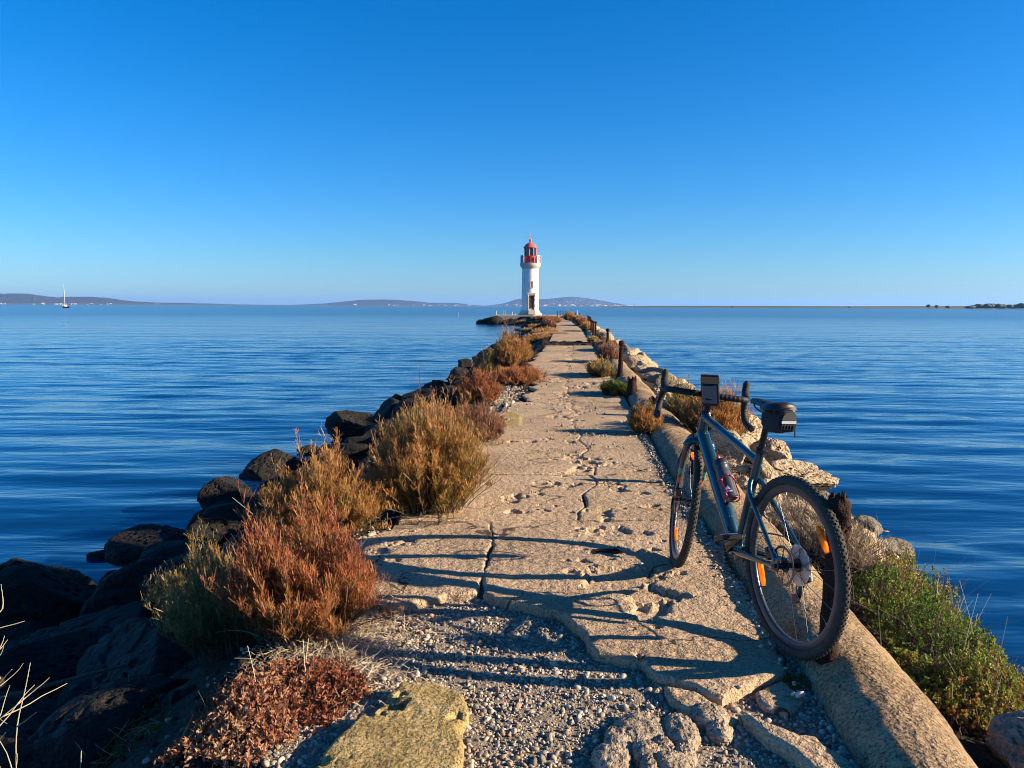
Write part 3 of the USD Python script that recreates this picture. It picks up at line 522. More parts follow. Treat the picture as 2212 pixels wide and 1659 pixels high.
obj('mast', tube([(1.2, 0, 1.2), (1.2, 0, 17.2)], [.13, .08], 8), 'white_metal', T)
obj('boom', tube([(1.1, 0, 2.6), (-3.4, 0, 2.5)], .09, 6), 'white_metal', T)
obj('sail', tube([(6.0, 0, 1.6), (4.0, 0, 7.5), (1.35, 0, 16.2)], [.10, .20, .05], 8), 'sail_blue', T, label='dark furled foresail')
obj('sail', cat(tube([(1.0, 0, 2.75), (-3.2, 0, 2.65)], [.22, .14], 8), (np.array([[1.0, .05, 3], [.2, .05, 3], [.95, .05, 15], [1.0, -.05, 3], [.2, -.05, 3], [.95, -.05, 15]]), np.array([[0, 1, 2], [3, 5, 4], [0, 2, 5], [0, 5, 3], [1, 4, 5], [1, 5, 2], [0, 3, 4], [0, 4, 1]]))), 'sail_white', T, label='white mainsail stowed on the boom')
for s in (-1, 1): obj('shroud', cat(tube([(1.0, s * 1.6, 1.2), (1.2, 0, 14)], .02, 4), tube([(-5, s * .8, 1.2), (1.2, 0, 17)], .02, 4)), 'iron_grey', T)

# ---------------------------------------------------------------- lighthouse on its platform
PZ = .05
pv = [(-2.5, 107.6), (7.6, 107.6), (8.2, 121.5), (-2.5, 121.5)]
m = trimesh.creation.extrude_polygon(Polygon(pv), 1.6); m = m.subdivide().subdivide().subdivide()
obj('quay_platform', (np.array(m.vertices) + [0, 0, PZ - 1.6], m.faces), 'platform_stone', label='low pale stone platform under the lighthouse with a rough seaward wall', cat='platform')
LY = 113.; LH = thing('lighthouse', 'white round lighthouse with red lantern at the end of the pier', 'lighthouse', (at(1145, 681)[0] * LY / at(1145, 681)[1], LY, PZ), rotz=6.5)
obj('plinth', lathe([(0, 0), (1.75, 0), (1.75, .22), (1.70, .27), (1.58, .34), (1.50, .38), (1.42, .60), (1.36, .68), (1.30, .76), (0, .77)], 48), 'dressed_stone', LH, smooth=30)
tw = [(1.28, .74), (1.265, 1.0)] + [(1.265 - .085 * k / 20, 1.0 + k * .29) for k in range(1, 21)]
TWV, TWF = lathe(tw, 64); a = np.arctan2(TWV[:, 1], TWV[:, 0]); n = fb(np.c_[np.cos(a) * 3, np.sin(a) * 3, TWV[:, 2] * 1.5], 4, 77) - .5; TWV[:, :2] *= (1 + n * .022)[:, None]
obj('tower', (TWV, TWF), 'white_render', LH, smooth=True)
obj('cornice', lathe([(1.16, 6.70), (1.24, 6.74), (1.25, 6.83), (1.30, 6.87), (1.36, 6.98), (1.44, 7.10), (1.48, 7.14), (1.49, 7.28), (1.51, 7.31), (1.51, 7.50), (1.46, 7.53), (0, 7.54)], 56), 'dressed_stone', LH, smooth=30)
fr = [box(.13, .30, .42, (s * (.345 + .10 + .035 * (k % 2)), -1.235 - .03 * (k % 2), .98 + .43 * k), .03) for s in (-1, 1) for k in range(5)] + [box(1.30, .36, .20, (0, -1.26, 3.14), .03), box(1.10, .32, .14, (0, -1.24, 2.97), .02)] + [box(.17, .22, .28, (s * .52, -1.33, 2.84), .04) for s in (-1, 1)]
d_f = obj('door_frame', cat(*fr), 'dressed_stone', LH)
dr = obj('door', cat(box(.68, .08, 1.94, (0, -1.20, 1.86), .01), *[box(.15, .03, 1.80, (-.24 + .16 * k, -1.245, 1.86), .008) for k in range(4)]), 'door_wood', LH)
obj('handle', tube([(-.27, -1.29, 1.75), (-.27, -1.30, 1.95)], .018, 6), 'iron_grey', dr)
obj('step', cat(box(.98, .70, .34, (0, -1.52, .57), .03), box(1.10, 1.0, .25, (0, -1.62, .27), .03)), 'dressed_stone', LH)
wf = obj('window', cat(box(.14, .22, .78, (-.20, -1.19, 4.42), .03), box(.14, .22, .78, (.20, -1.19, 4.42), .03), box(.62, .30, .13, (0, -1.20, 4.88), .03), box(.54, .26, .12, (0, -1.19, 4.02), .03)), 'dressed_stone', LH)
obj('pane', box(.26, .05, .76, (0, -1.17, 4.42)), 'dark_void', wf)
obj('lantern_drum', lathe([(.90, 7.53), (.93, 7.56), (.88, 7.62), (.88, 8.48), (.92, 8.52), (.92, 8.58), (.84, 8.6)], 8 * 4), 'lighthouse_red', LH, smooth=30)
for k in range(8):
    a0, a1 = PI / 8 + k * PI / 4, PI / 8 + (k + 1) * PI / 4; R0 = .86
    p0, p1 = np.array([R0 * math.cos(a0), R0 * math.sin(a0), 0]), np.array([R0 * math.cos(a1), R0 * math.sin(a1), 0])
    obj('mullion', tube([p0 + [0, 0, 8.58], p0 + [0, 0, 9.78]], .075, 6), 'lighthouse_red', LH)
    mid_, ang = (p0 + p1) / 2, math.atan2(*(p1 - p0)[1::-1])
    obj('pane', mv(box(.60, .015, 1.18, b=.003), rot('z', ang), mid_ * .985 + [0, 0, 9.18]), 'lantern_glass', LH)
obj('lens', lathe([(0, 8.7), (.25, 8.75), (.33, 9.1), (.25, 9.45), (0, 9.5)], 16), 'lighthouse_red', LH, smooth=True)
obj('dome', lathe([(.84, 9.74), (1.03, 9.74), (1.05, 9.79), (.98, 9.84), (.90, 9.98), (.76, 10.17), (.57, 10.33), (.36, 10.44), (.20, 10.52), (.13, 10.60), (.11, 10.70)], 40), 'dome_red', LH, smooth=True)
obj('ball', mv((lambda s: (np.array(s.vertices), s.faces))(trimesh.creation.icosphere(3, .20)), t=(0, 0, 10.82)), 'dome_red', LH, smooth=True)
obj('weather_vane', cat(tube([(0, 0, 10.95), (0, 0, 12.0)], [.04, .018], 6), tube([(-.40, 0, 11.33), (.40, 0, 11.33)], .022, 5), tube([(0, -.40, 11.33), (0, .40, 11.33)], .022, 5), *[box(.11, .03, .13, (s * .40, 0, 11.33)) for s in (-1, 1)]), 'dome_red', LH)
rl = [lathe([(1.43 + q * math.cos(b), h + q * math.sin(b)) for b in np.linspace(0, 2 * PI, 7)[:-1]], 48, closed=True) for h, q in ((8.52, .028), (7.66, .02))]
obj('railing', cat(*rl), 'lighthouse_red', LH, smooth=True)
for k in range(44):
    a = k / 44 * 2 * PI; p = np.array([1.43 * math.cos(a), 1.43 * math.sin(a), 0])
    obj('baluster', tube([p + [0, 0, 7.54], p + [0, 0, 8.52]], .022 if k % 4 else .035, 5, False), 'lighthouse_red', LH)
for k, deg in enumerate((-90 - 62, -90 + 42, -90 + 72)):
    a = math.radians(deg); c = np.array([1.50 * math.cos(a), 1.50 * math.sin(a), 8.08]); M = rot('z', a + PI / 2)
    fr = [box(.05, .05, 1.12, (s * .29, 0, 0)) for s in (-1, 1)] + [box(.6, .05, .05, (0, 0, s * .54)) for s in (-1, 1)] + [box(.56, .02, .035, (0, 0, -.48 + .107 * j)) for j in range(10)] + [box(.03, .025, 1.05, (0, 0, 0))]
    pn = obj('panel', mv(cat(*fr), M, c), 'panel_grey', LH); obj('panel_back', mv(box(.56, .012, 1.06, (0, .03, 0)), M, c), 'iron_grey', pn)

# gull gliding past the tower
gp_ = np.array([0, 0, EYE]) + ray(1125, 611.5) * 100
G_ = thing('seagull', 'grey and white gull gliding past the left side of the tower', 'bird', gp_, rotz=8)
wing = []
for s in (-1, 1):
    sp_ = np.array([(0, 0, 0), (.16, .03, .05), (.30, .01, .06), (.48, -.07, .0)]) * [s, 1, 1]; ch = [.13, .12, .10, .02]
    for q, c in zip(sp_, ch): wing += [q + [0, c / 2, .008], q + [0, -c / 2, .004], q + [0, c / 2, -.008], q + [0, -c / 2, -.004]]
wv_ = np.array(wing); wfc = []
for b in (0, 16):
    for k in range(3):
        i = b + k * 4; j = i + 4; wfc += [(i, i + 1, j + 1, j), (i + 2, j + 2, j + 3, i + 3), (i, j, j + 2, i + 2), (i + 1, i + 3, j + 3, j + 1)]
obj('body', tube([(0, -.22, 0), (0, -.12, .01), (0, 0, .0), (0, .12, .02), (0, .19, .035), (0, .25, .03)], [.01, .035, .06, .05, .035, .008], 10), 'gull_white', G_, smooth=True)
obj('wing', (wv_[:16], np.array(wfc[:12])), 'gull_grey', G_); obj('wing', (wv_[16:], np.array(wfc[12:]) - 16), 'gull_grey', G_)

# stakes standing in the water around the end of the pier
for k, (cx, cy, hh, dx, lab) in enumerate(((45, 850, .55, 0, 'leaning stake farthest left of the platform'), (412, 836, .9, 0, 'pale upright stake just left of the platform'), (475, 850, .9, .1, 'dark crooked stake left of the tower, left of its twin'), (490, 848, 1.05, .25, 'leaning stake left of the tower, right of its twin'), (566, 852, .8, 0, 'short white stake close beside the tower'), (597, 852, .6, 0, 'shortest white stake nearest the tower'), (1185, 838, 1.0, .05, 'pale stake in the water behind the right posts'))):
    p = at((1700 + cx * .39177) * 2212 / 3840, (850 + cy * .39177) * 2212 / 3840, WZ); p = p * min(1, 150 / p[1]) if k else p * min(1, 190 / p[1]); p[2] = WZ
    T = thing('water_stake', lab, 'stake', p)
    obj('pole', tube([(0, 0, -.8), (dx * .5, 0, .9 * hh * 1.3), (dx, 0, 1.8 * hh)], [.07, .06, .045], 7), 'pole_white' if k in (1, 4, 5, 6) else 'weathered_wood', T)
    obj('cap', mv(box(.16, .16, .10), t=(dx, 0, 1.8 * hh)), 'weathered_wood', T)

# ---------------------------------------------------------------- rocks
def rock_mesh(seed, dims, sub=4, cuts=10, rough=.10, pits=0., rz=0., tilt=0.):
    r = np.random.default_rng(seed); ic = trimesh.creation.icosphere(sub); v = np.array(ic.vertices)
    N = r.normal(size=(cuts, 3)); N /= np.linalg.norm(N, axis=1, keepdims=True); dd = r.uniform(.52, .92, cuts)
    q = v @ N.T; rad = np.minimum(1.0, np.where(q > .05, dd / np.maximum(q, .05), 9).min(1))
    rad = rad * (1 + (fb(v * 1.7 + seed, 3, seed % 97) - .5) * rough * 2.6 + (fb(v * 6 + seed, 3, seed % 89) - .5) * rough)
    if pits: rad -= pits * sstep(.60, .68, fb(v * 8 + seed, 2, 13))
    v = v * rad[:, None] * np.asarray(dims) / 2 * 1.2
    return v @ rot('y', tilt).T @ rot('z', rz).T, np.array(ic.faces)
def rock(cu, cv, wv_, hv_, z, mname, label, seed, dy=.9, sub=4, group=None, pits=0., tilt=0., cuts=10, rough=.10):
    c = at(cu, cv, z); dist = math.hypot(c[1], EYE - z); s = dist / FPX * 1024 / 2212
    w, h = wv_ * s, hv_ * s; c = c + np.array([0, dy * w * .25, 0])
    T = np.array(rock_mesh(seed, (w, w * dy, h), sub, cuts, rough, pits, 0, tilt)[0]), rock_mesh(seed, (w, w * dy, h), sub, cuts, rough, pits, 0, tilt)[1]
    obj('rock', mv(T, t=c), mname, smooth=50, label=label, cat='rock', group=group)
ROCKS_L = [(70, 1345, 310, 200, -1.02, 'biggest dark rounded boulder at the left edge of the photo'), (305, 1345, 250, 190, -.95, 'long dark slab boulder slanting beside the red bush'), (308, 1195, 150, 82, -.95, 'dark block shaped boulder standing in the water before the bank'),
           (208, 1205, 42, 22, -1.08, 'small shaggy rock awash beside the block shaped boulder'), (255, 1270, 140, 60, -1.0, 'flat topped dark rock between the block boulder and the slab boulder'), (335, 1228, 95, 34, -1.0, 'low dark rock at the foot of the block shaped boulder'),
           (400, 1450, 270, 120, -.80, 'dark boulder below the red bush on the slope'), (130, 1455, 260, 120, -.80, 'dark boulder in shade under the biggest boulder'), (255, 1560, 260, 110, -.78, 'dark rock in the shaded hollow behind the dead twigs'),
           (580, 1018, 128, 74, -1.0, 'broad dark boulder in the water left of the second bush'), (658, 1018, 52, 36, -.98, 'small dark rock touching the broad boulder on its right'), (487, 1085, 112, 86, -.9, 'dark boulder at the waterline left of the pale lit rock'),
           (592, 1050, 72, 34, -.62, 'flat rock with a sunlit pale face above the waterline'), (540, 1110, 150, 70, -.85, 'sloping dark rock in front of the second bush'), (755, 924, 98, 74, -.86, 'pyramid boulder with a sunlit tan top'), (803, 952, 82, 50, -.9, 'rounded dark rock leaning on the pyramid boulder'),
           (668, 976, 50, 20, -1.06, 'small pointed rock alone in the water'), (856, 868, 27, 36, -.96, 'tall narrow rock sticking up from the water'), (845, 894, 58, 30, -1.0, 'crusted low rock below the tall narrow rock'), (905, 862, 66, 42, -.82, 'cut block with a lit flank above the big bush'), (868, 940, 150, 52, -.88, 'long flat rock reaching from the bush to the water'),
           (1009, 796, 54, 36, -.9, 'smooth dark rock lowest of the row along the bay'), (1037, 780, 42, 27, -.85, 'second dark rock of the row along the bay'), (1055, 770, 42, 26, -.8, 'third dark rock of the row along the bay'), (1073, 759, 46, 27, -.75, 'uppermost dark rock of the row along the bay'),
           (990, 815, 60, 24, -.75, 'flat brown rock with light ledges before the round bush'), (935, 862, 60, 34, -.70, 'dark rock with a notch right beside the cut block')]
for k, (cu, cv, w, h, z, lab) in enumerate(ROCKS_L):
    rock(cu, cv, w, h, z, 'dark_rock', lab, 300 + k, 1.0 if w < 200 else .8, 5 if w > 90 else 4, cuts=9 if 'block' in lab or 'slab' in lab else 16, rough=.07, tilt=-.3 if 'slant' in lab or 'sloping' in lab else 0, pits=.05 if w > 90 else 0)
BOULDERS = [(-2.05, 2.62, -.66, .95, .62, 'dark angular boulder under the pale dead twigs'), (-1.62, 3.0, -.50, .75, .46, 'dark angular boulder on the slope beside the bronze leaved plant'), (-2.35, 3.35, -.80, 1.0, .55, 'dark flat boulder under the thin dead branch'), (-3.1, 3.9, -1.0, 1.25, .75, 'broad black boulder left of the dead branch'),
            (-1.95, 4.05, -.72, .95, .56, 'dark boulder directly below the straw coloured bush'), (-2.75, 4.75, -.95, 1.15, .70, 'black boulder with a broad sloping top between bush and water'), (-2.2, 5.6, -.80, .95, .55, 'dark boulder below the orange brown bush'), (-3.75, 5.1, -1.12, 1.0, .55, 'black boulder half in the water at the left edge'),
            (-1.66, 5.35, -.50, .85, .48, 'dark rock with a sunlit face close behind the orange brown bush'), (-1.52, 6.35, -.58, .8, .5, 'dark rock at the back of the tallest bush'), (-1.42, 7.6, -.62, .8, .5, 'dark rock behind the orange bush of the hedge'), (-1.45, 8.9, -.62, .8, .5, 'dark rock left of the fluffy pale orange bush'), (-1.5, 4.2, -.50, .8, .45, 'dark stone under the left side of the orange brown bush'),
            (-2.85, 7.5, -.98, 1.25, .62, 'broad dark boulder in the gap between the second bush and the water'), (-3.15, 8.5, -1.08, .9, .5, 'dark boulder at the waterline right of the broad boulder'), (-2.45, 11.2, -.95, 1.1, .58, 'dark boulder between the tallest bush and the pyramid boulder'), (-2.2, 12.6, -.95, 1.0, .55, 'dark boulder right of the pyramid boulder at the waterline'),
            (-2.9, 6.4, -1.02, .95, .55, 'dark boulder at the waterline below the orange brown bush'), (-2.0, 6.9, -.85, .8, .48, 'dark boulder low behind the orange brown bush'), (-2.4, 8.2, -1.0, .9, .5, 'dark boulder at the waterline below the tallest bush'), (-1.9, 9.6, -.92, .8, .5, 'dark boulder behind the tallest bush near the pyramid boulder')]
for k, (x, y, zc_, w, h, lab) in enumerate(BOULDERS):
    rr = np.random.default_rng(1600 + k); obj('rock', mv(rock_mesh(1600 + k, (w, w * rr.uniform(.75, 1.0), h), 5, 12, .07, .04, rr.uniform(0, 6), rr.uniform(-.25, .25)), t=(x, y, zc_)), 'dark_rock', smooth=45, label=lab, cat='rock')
ROCKS_R = [(1600, 938, 92, 80, -.30, 'pale pitted limestone rock nearest behind the right handlebar end', 'pale_rock'), (1573, 985, 120, 92, -.18, 'large limestone rock with a shaded face behind the frame', 'pale_rock'), (1668, 1000, 80, 84, -.34, 'honeycombed tan rock right of the seat tube', 'pale_rock'), (1722, 1042, 160, 62, -.30, 'long flat pitted limestone rock above the rear tyre', 'pale_rock'),
           (1650, 1030, 64, 76, -.16, 'upright yellowish rock between seat stays and kerb', 'pale_rock'), (1862, 1190, 96, 70, -.42, 'pinkish pale rock behind the green shrub right of the tyre', 'pale_rock'), (1940, 1194, 95, 36, -1.03, 'dark weedy rock lying in the water beyond the green shrub', 'grey_rock'), 
           (1695, 998, 36, 12, -1.07, 'small dark rock awash off the right bank', 'dark_rock'), (1410, 826, 56, 36, -.28, 'whitish block beside the kerb behind the left handlebar end', 'pale_rock'), (1390, 788, 34, 28, -.42, 'smooth cream rock beyond the whitish block', 'pale_rock'), (1360, 779, 32, 38, -.10, 'tan rock with a flat sunlit top by the tallest post', 'pale_rock'),
           (1385, 774, 30, 24, -.5, 'round knobbly pale rock by the water beyond the tallest post', 'pale_rock'), (1381, 801, 24, 16, -.36, 'small grey rock wedged under the smooth cream rock', 'grey_rock'), (1422, 843, 30, 26, -.22, 'mossy dark rock right of the whitish block', 'grey_rock'), (1475, 868, 70, 40, -.35, 'low tan rock behind the handlebar', 'pale_rock'), (1545, 905, 60, 40, -.45, 'tan rock right of the orange bush', 'pale_rock'),
           (1770, 1085, 70, 44, -.62, 'rough rock right behind the broken post', 'grey_rock')]
for k, (cu, cv, w, h, z, lab, mn) in enumerate(ROCKS_R):
    rock(cu, cv, w, h, z, mn, lab, 500 + k, 1.0, 5 if w > 70 else 4, pits=.10 if 'pitted' in lab or 'honey' in lab else .03, cuts=8, rough=.12)
obj('rock', mv(rock_mesh(777, (.34, .36, .28), 5, 9, .10, .03), t=(1.72, 2.27, -.08)), 'grey_rock', smooth=50, label='grey rock in the bottom right corner beside the kerb', cat='rock')
r = np.random.default_rng(31)
def fill(n, side, y0, y1, o0, o1, s0, s1, mats_, zones, seed):
    """zones: (nearest y, where it is, group)"""
    for k in range(n):
        y = math.exp(r.uniform(math.log(y0), math.log(y1))); o = r.uniform(o0, o1); s = r.uniform(s0, s1) * (1 + y / 110)
        x = xl(y) - o * wl(y) / 3.1 if side < 0 else xr(y) + KW + o * wr(y) / 2
        zz = max(float(zg(x, y)), -1.08 if side < 0 else -9); m = rock_mesh(seed + k, (s * r.uniform(.8, 1.4), s, s * r.uniform(.55, .9)), 3, 9, .12, 0, r.uniform(0, 6), r.uniform(-.3, .3))
        wet = o > (o0 + o1) / 2; big = s > (s0 + s1) / 2 * (1 + y / 110); mt = mats_[k % len(mats_)]
        lab, grp = [q[1:] for q in zones if y >= q[0]][-1]
        lab = f"{'large' if big else 'small'} {dict(dark_rock='dark', pale_rock='pale', grey_rock='greyish')[mt]} rock {'low by the water' if wet else 'high'} {lab}"
        obj('rock', mv(m, t=(x, y, zz + s * (.10 if y < 45 else -.05 if side > 0 else -.22))), mt, smooth=50, label=lab, cat='rock', group=lab.replace(' rock ', ' rocks '))
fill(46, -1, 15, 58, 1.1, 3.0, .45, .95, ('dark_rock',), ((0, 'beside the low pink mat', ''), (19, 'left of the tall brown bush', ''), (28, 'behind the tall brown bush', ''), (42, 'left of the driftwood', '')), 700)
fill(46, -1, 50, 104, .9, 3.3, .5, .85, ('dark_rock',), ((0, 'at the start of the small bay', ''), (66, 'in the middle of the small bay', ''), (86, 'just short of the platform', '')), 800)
fill(48, 1, 15, 60, .15, 1.9, .26, .54, ('pale_rock', 'pale_rock', 'grey_rock'), ((0, 'right of the tallest post', ''), (20, 'right of the second standing post', ''), (28, 'right of the close row of posts', ''), (42, 'beyond the close row of posts', '')), 1000)
fill(26, 1, 60, 108, .1, 2.0, .5, .8, ('grey_rock', 'pale_rock'), ((0, 'beside the two posts at the bend', ''), (82, 'right of the platform posts', '')), 1100)
fill(12, 1, 5, 15, .5, 1.9, .18, .34, ('pale_rock', 'grey_rock'), ((0, 'among the pitted rocks behind the bicycle', ''), (9, 'below the whitish block', '')), 1200)
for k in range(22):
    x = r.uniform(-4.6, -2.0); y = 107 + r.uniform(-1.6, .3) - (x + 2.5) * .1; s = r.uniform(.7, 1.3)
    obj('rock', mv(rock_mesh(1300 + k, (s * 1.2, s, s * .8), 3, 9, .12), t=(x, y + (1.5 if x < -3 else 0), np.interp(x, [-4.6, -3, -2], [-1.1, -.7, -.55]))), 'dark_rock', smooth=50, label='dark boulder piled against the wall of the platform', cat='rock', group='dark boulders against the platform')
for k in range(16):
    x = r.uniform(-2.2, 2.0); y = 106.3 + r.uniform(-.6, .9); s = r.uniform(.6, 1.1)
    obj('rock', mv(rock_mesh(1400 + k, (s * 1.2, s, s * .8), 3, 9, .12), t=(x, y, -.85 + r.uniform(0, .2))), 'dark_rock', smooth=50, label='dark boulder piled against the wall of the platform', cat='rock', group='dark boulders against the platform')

# ---------------------------------------------------------------- iron posts and stumps
PROF = np.array([(.0, 0), (.085, 0), (.08, .04), (.058, .10), (.050, .16), (.046, .33), (.050, .34), (.050, .36), (.044, .37), (.038, .56), (.048, .57), (.048, .59), (.034, .60), (.030, .615), (.048, .63), (.058, .66), (.057, .69), (.045, .715), (.02, .728), (0, .73)])
def post(p, lab, s=1., lean=(0, 0), group=None):
    T = thing('iron_post', lab, 'post', p, group=group); sh = lathe(PROF[:13] * [1.0 * s, s], 16); hd = lathe(PROF[12:] * [1.0 * s, s], 16)
    def bend(m): v = m[0].copy(); v[:, 0] += lean[0] * v[:, 2]; v[:, 1] += lean[1] * v[:, 2]; v[:, :2] += ((fb(v * 14, 2, int(p[1] * 7)) - .5) * .012)[:, None]; return v, m[1]
    obj('shaft', bend(sh), 'rust', T, smooth=40); obj('ball_top', bend(hd), 'rust', T, smooth=40)
def stump(p, lab, h=.3, rad=.055, lean=(0, 0), flare=.35, seed=0):
    a = np.linspace(0, 2 * PI, 16, endpoint=False); V = []
    rr = np.random.default_rng(seed)
    for k, q in enumerate(np.linspace(0, 1, 9)):
        w = rad * (1 + flare * (1 - q) ** 2 * 1.2 + .45 * max(0, q - .8) * 5 * .3) * (1 + .25 * (fb(np.c_[np.cos(a) * 2, np.sin(a) * 2, np.full(16, q * 5 + seed)], 2, 3) - .5))
        hz = h * q * (1 + (q == 1) * rr.uniform(-.22, .12, 16)) if q == 1 else np.full(16, h * q)
        V.append(np.c_[w * np.cos(a) + lean[0] * q * h, w * np.sin(a) + lean[1] * q * h, hz])
    V.append(np.c_[V[-1][:, :2] * .72 + np.array(lean) * h * .28, V[-1][:, 2]]); V.append(np.c_[V[6][:, :2] * .6, V[6][:, 2]])
    m = cat((np.vstack(V), np.array([(k * 16 + i, k * 16 + (i + 1) % 16, (k + 1) * 16 + (i + 1) % 16, (k + 1) * 16 + i) for k in range(10) for i in range(16)])))
    m = cat(m, (np.vstack([V[-1], V[-1].mean(0)]), np.array([(i, (i + 1) % 16, 16) for i in range(16)])))
    obj('post_stump', mv(m, t=p), 'rust', smooth=45, label=lab, cat='post stump')
c2 = lambda x, y, z=0.: at((1700 + x * .39177) * 2212 / 3840, (850 + y * .39177) * 2212 / 3840, z)
post(at(1339, 818) * 1., 'tallest looking rusty iron post with ball top, nearest of the standing posts', 1.0, (.03, 0))
post(c2(1475, 1200), 'rusty ball topped post second from the camera, standing in reddish scrub', .98)
for (cx, cy), lab in zip(((1360, 1074), (1338, 1060), (1320, 1034), (1310, 985), (1298, 965), (1287, 948)), ('first and nearest', 'second', 'third', 'fourth', 'fifth', 'last and farthest')):
    post(c2(cx, cy), f'{lab} ball topped iron post of the close row halfway along the pier', 1.02)
for (cx, cy), lab in zip(((1208, 905), (1166, 893), (1100, 870), (1077, 866), (1050, 862), (1022, 860), (996, 858)), ('iron post at the right bend of the far path, right one of two', 'iron post at the right bend of the far path, left one of two', 'first thin post right of the lighthouse platform counted from the scrub', 'second thin post right of the lighthouse platform', 'third thin post right of the lighthouse platform', 'fourth thin post right of the lighthouse platform', 'thin post nearest to the lighthouse door side')):
    post(c2(cx, cy), lab, 1.05)
stump(at(1366, 859), 'rusty broken post stump with flared foot beside green weeds at the kerb', .30, .062, (-.05, 0), .8, 1)
stump(at(1404, 905) + [.08, .3, 0], 'dark broken stump behind the brown bush by the kerb', .24, .06, (.1, 0), .3, 2)
stump(c2(1520, 1302), 'short rusty stump at the right edge of the reddish scrub', .34, .06, (0, 0), .3, 3)
stump(c2(1436, 1158), 'low rusty stump in the scrub left of the second standing post', .28, .06, (0, 0), .3, 4)
stump(c2(1405, 1118), 'low stump between the close row of posts and the second standing post', .30, .06, (0, 0), .3, 5)
stump(c2(1378, 1078), 'shortest stump at the foot of the close row of posts', .22, .06, (0, 0), .3, 6)
stump((1.42, 5.85, .08), 'thin broken stump hidden behind the front wheel at the kerb', .22, .04, (0, 0), .2, 7)
# the torn post the bicycle leans on
def torn_post(p):
    T = thing('broken_iron_post', 'torn rusty post that the rear wheel of the bicycle leans against', 'post', p)
    a = np.linspace(0, 2 * PI, 20, endpoint=False); rr = np.random.default_rng(4); V = []
    for q in np.linspace(0, 1, 22):
        w = (.036 - .004 * q + .012 * max(0, .1 - q) * 6) * (1 + .22 * (fb(np.c_[np.cos(a) * 2, np.sin(a) * 2, np.full(20, q * 9)], 3, 8) - .5))
        V.append(np.c_[w * np.cos(a) + .012 * q, w * np.sin(a), np.full(20, q * .53)])
    obj('shaft', (np.vstack(V), np.array([(k * 20 + i, k * 20 + (i + 1) % 20, (k + 1) * 20 + (i + 1) % 20, (k + 1) * 20 + i) for k in range(21) for i in range(20)])), 'rust', T, smooth=40)
    V = []
    for q in np.linspace(0, 1, 12):
        w = (.033 + .012 * math.sin(q * PI * 1.1) - .004 * q) * (1 + .8 * (fb(np.c_[np.cos(a) * 3, np.sin(a) * 3, np.full(20, q * 4)], 3, 9) - .5))
        V.append(np.c_[w * np.cos(a) + .012, w * np.sin(a), np.full(20, .50 + q * .14) + (rr.uniform(-.035, .012, 20) if q == 1 else 0)])
    V.append(V[-1] * [.5, .5, 1] - [0, 0, .06])
    m = (np.vstack(V), np.array([(k * 20 + i, k * 20 + (i + 1) % 20, (k + 1) * 20 + (i + 1) % 20, (k + 1) * 20 + i) for k in range(12) for i in range(20)]))
    fl = [hull(np.array([(0, 0, 0), (.035, .01, .0), (.05, 0, .07), (.01, .012, .10), (.02, -.012, .05)]) * s + c) for s, c in ((.75, np.array([.022, -.02, .47])), (.6, np.array([.03, .01, .42])))]
    obj('torn_top', cat(m, *fl), 'rust', T, smooth=35, label='ragged torn top')
torn_post((1.178, 2.745, .05))
p = at(1312, 1197)
mm = slab_scrap = np.array([(-.075, .028), (-.06, .045), (-.01, .03), (.05, .004), (.085, -.03), (.06, -.042), (.0, -.02), (-.05, .0)])
em = trimesh.creation.extrude_polygon(Polygon(mm), .006); ev = np.array(em.vertices); ev[:, 2] += .012 * np.sin(ev[:, 0] * 40)
obj('metal_scrap', (ev + [p[0], p[1], .016], em.faces), 'rust', label='small curled rusty scrap lying on the path inside the front wheel shadow', cat='scrap')
# a flat stick across the left edge
obj('driftwood', mv(tube([(-.8, -.5, .02), (0, 0, .10), (.9, .55, .06)], [.05, .06, .04], 8), t=c2(915, 1045) + [0, 0, .06]), 'bark_brown', smooth=True, label='dark length of driftwood lying across the left edge of the path', cat='driftwood')
# the dark scrape of weed and rubble across the path beyond the bushes
pit = c2(1110, 1095); ms = []
rr = np.random.default_rng(77)
for k in range(70):
    ms.append(mv(rock_mesh(1500 + k, (rr.uniform(.12, .45), rr.uniform(.12, .4), rr.uniform(.06, .16)), 2, 7, .15), rot('z', rr.uniform(0, 6)), (rr.uniform(1.2, 2.9), rr.uniform(27.2, 30.0), -.03)))
obj('rubble', cat(*ms), 'earth', kind='stuff', label='dark weedy rubble filling the gap across the path')

# ---------------------------------------------------------------- plants
def unit(v): return v / (np.linalg.norm(v, axis=-1, keepdims=True) + 1e-12)
def twigs(P, D, L, r0, r1, bend, seg=2, n=3):
    """thin tapering curved twigs, each a loose piece"""
    N = len(P); D = unit(D); a = unit(np.cross(D, np.where(np.abs(D[:, 2:]) < .9, [[0, 0, 1.]], [[1., 0, 0]]))); b = np.cross(D, a)
    ang = np.arange(n) * 2 * PI / n; V = np.zeros((N, seg + 1, n, 3))
    for k in range(seg + 1):
        t = k / seg; c = P + D * (L * t)[:, None] + bend * (L * t * t)[:, None]; rad = r0 + (r1 - r0) * t
        V[:, k] = c[:, None] + rad[:, None, None] * (np.cos(ang)[None, :, None] * a[:, None] + np.sin(ang)[None, :, None] * b[:, None])
    f = []
    for k in range(seg):
        for i in range(n if n > 2 else 1):
            j = (i + 1) % n; f += [(k * n + i, k * n + j, (k + 1) * n + j), (k * n + i, (k + 1) * n + j, (k + 1) * n + i)]
    if n > 2: f.append([seg * n + i for i in range(3)])
    f = np.array(f); return V.reshape(-1, 3), (f[None] + (np.arange(N) * (seg + 1) * n)[:, None, None]).reshape(-1, 3)
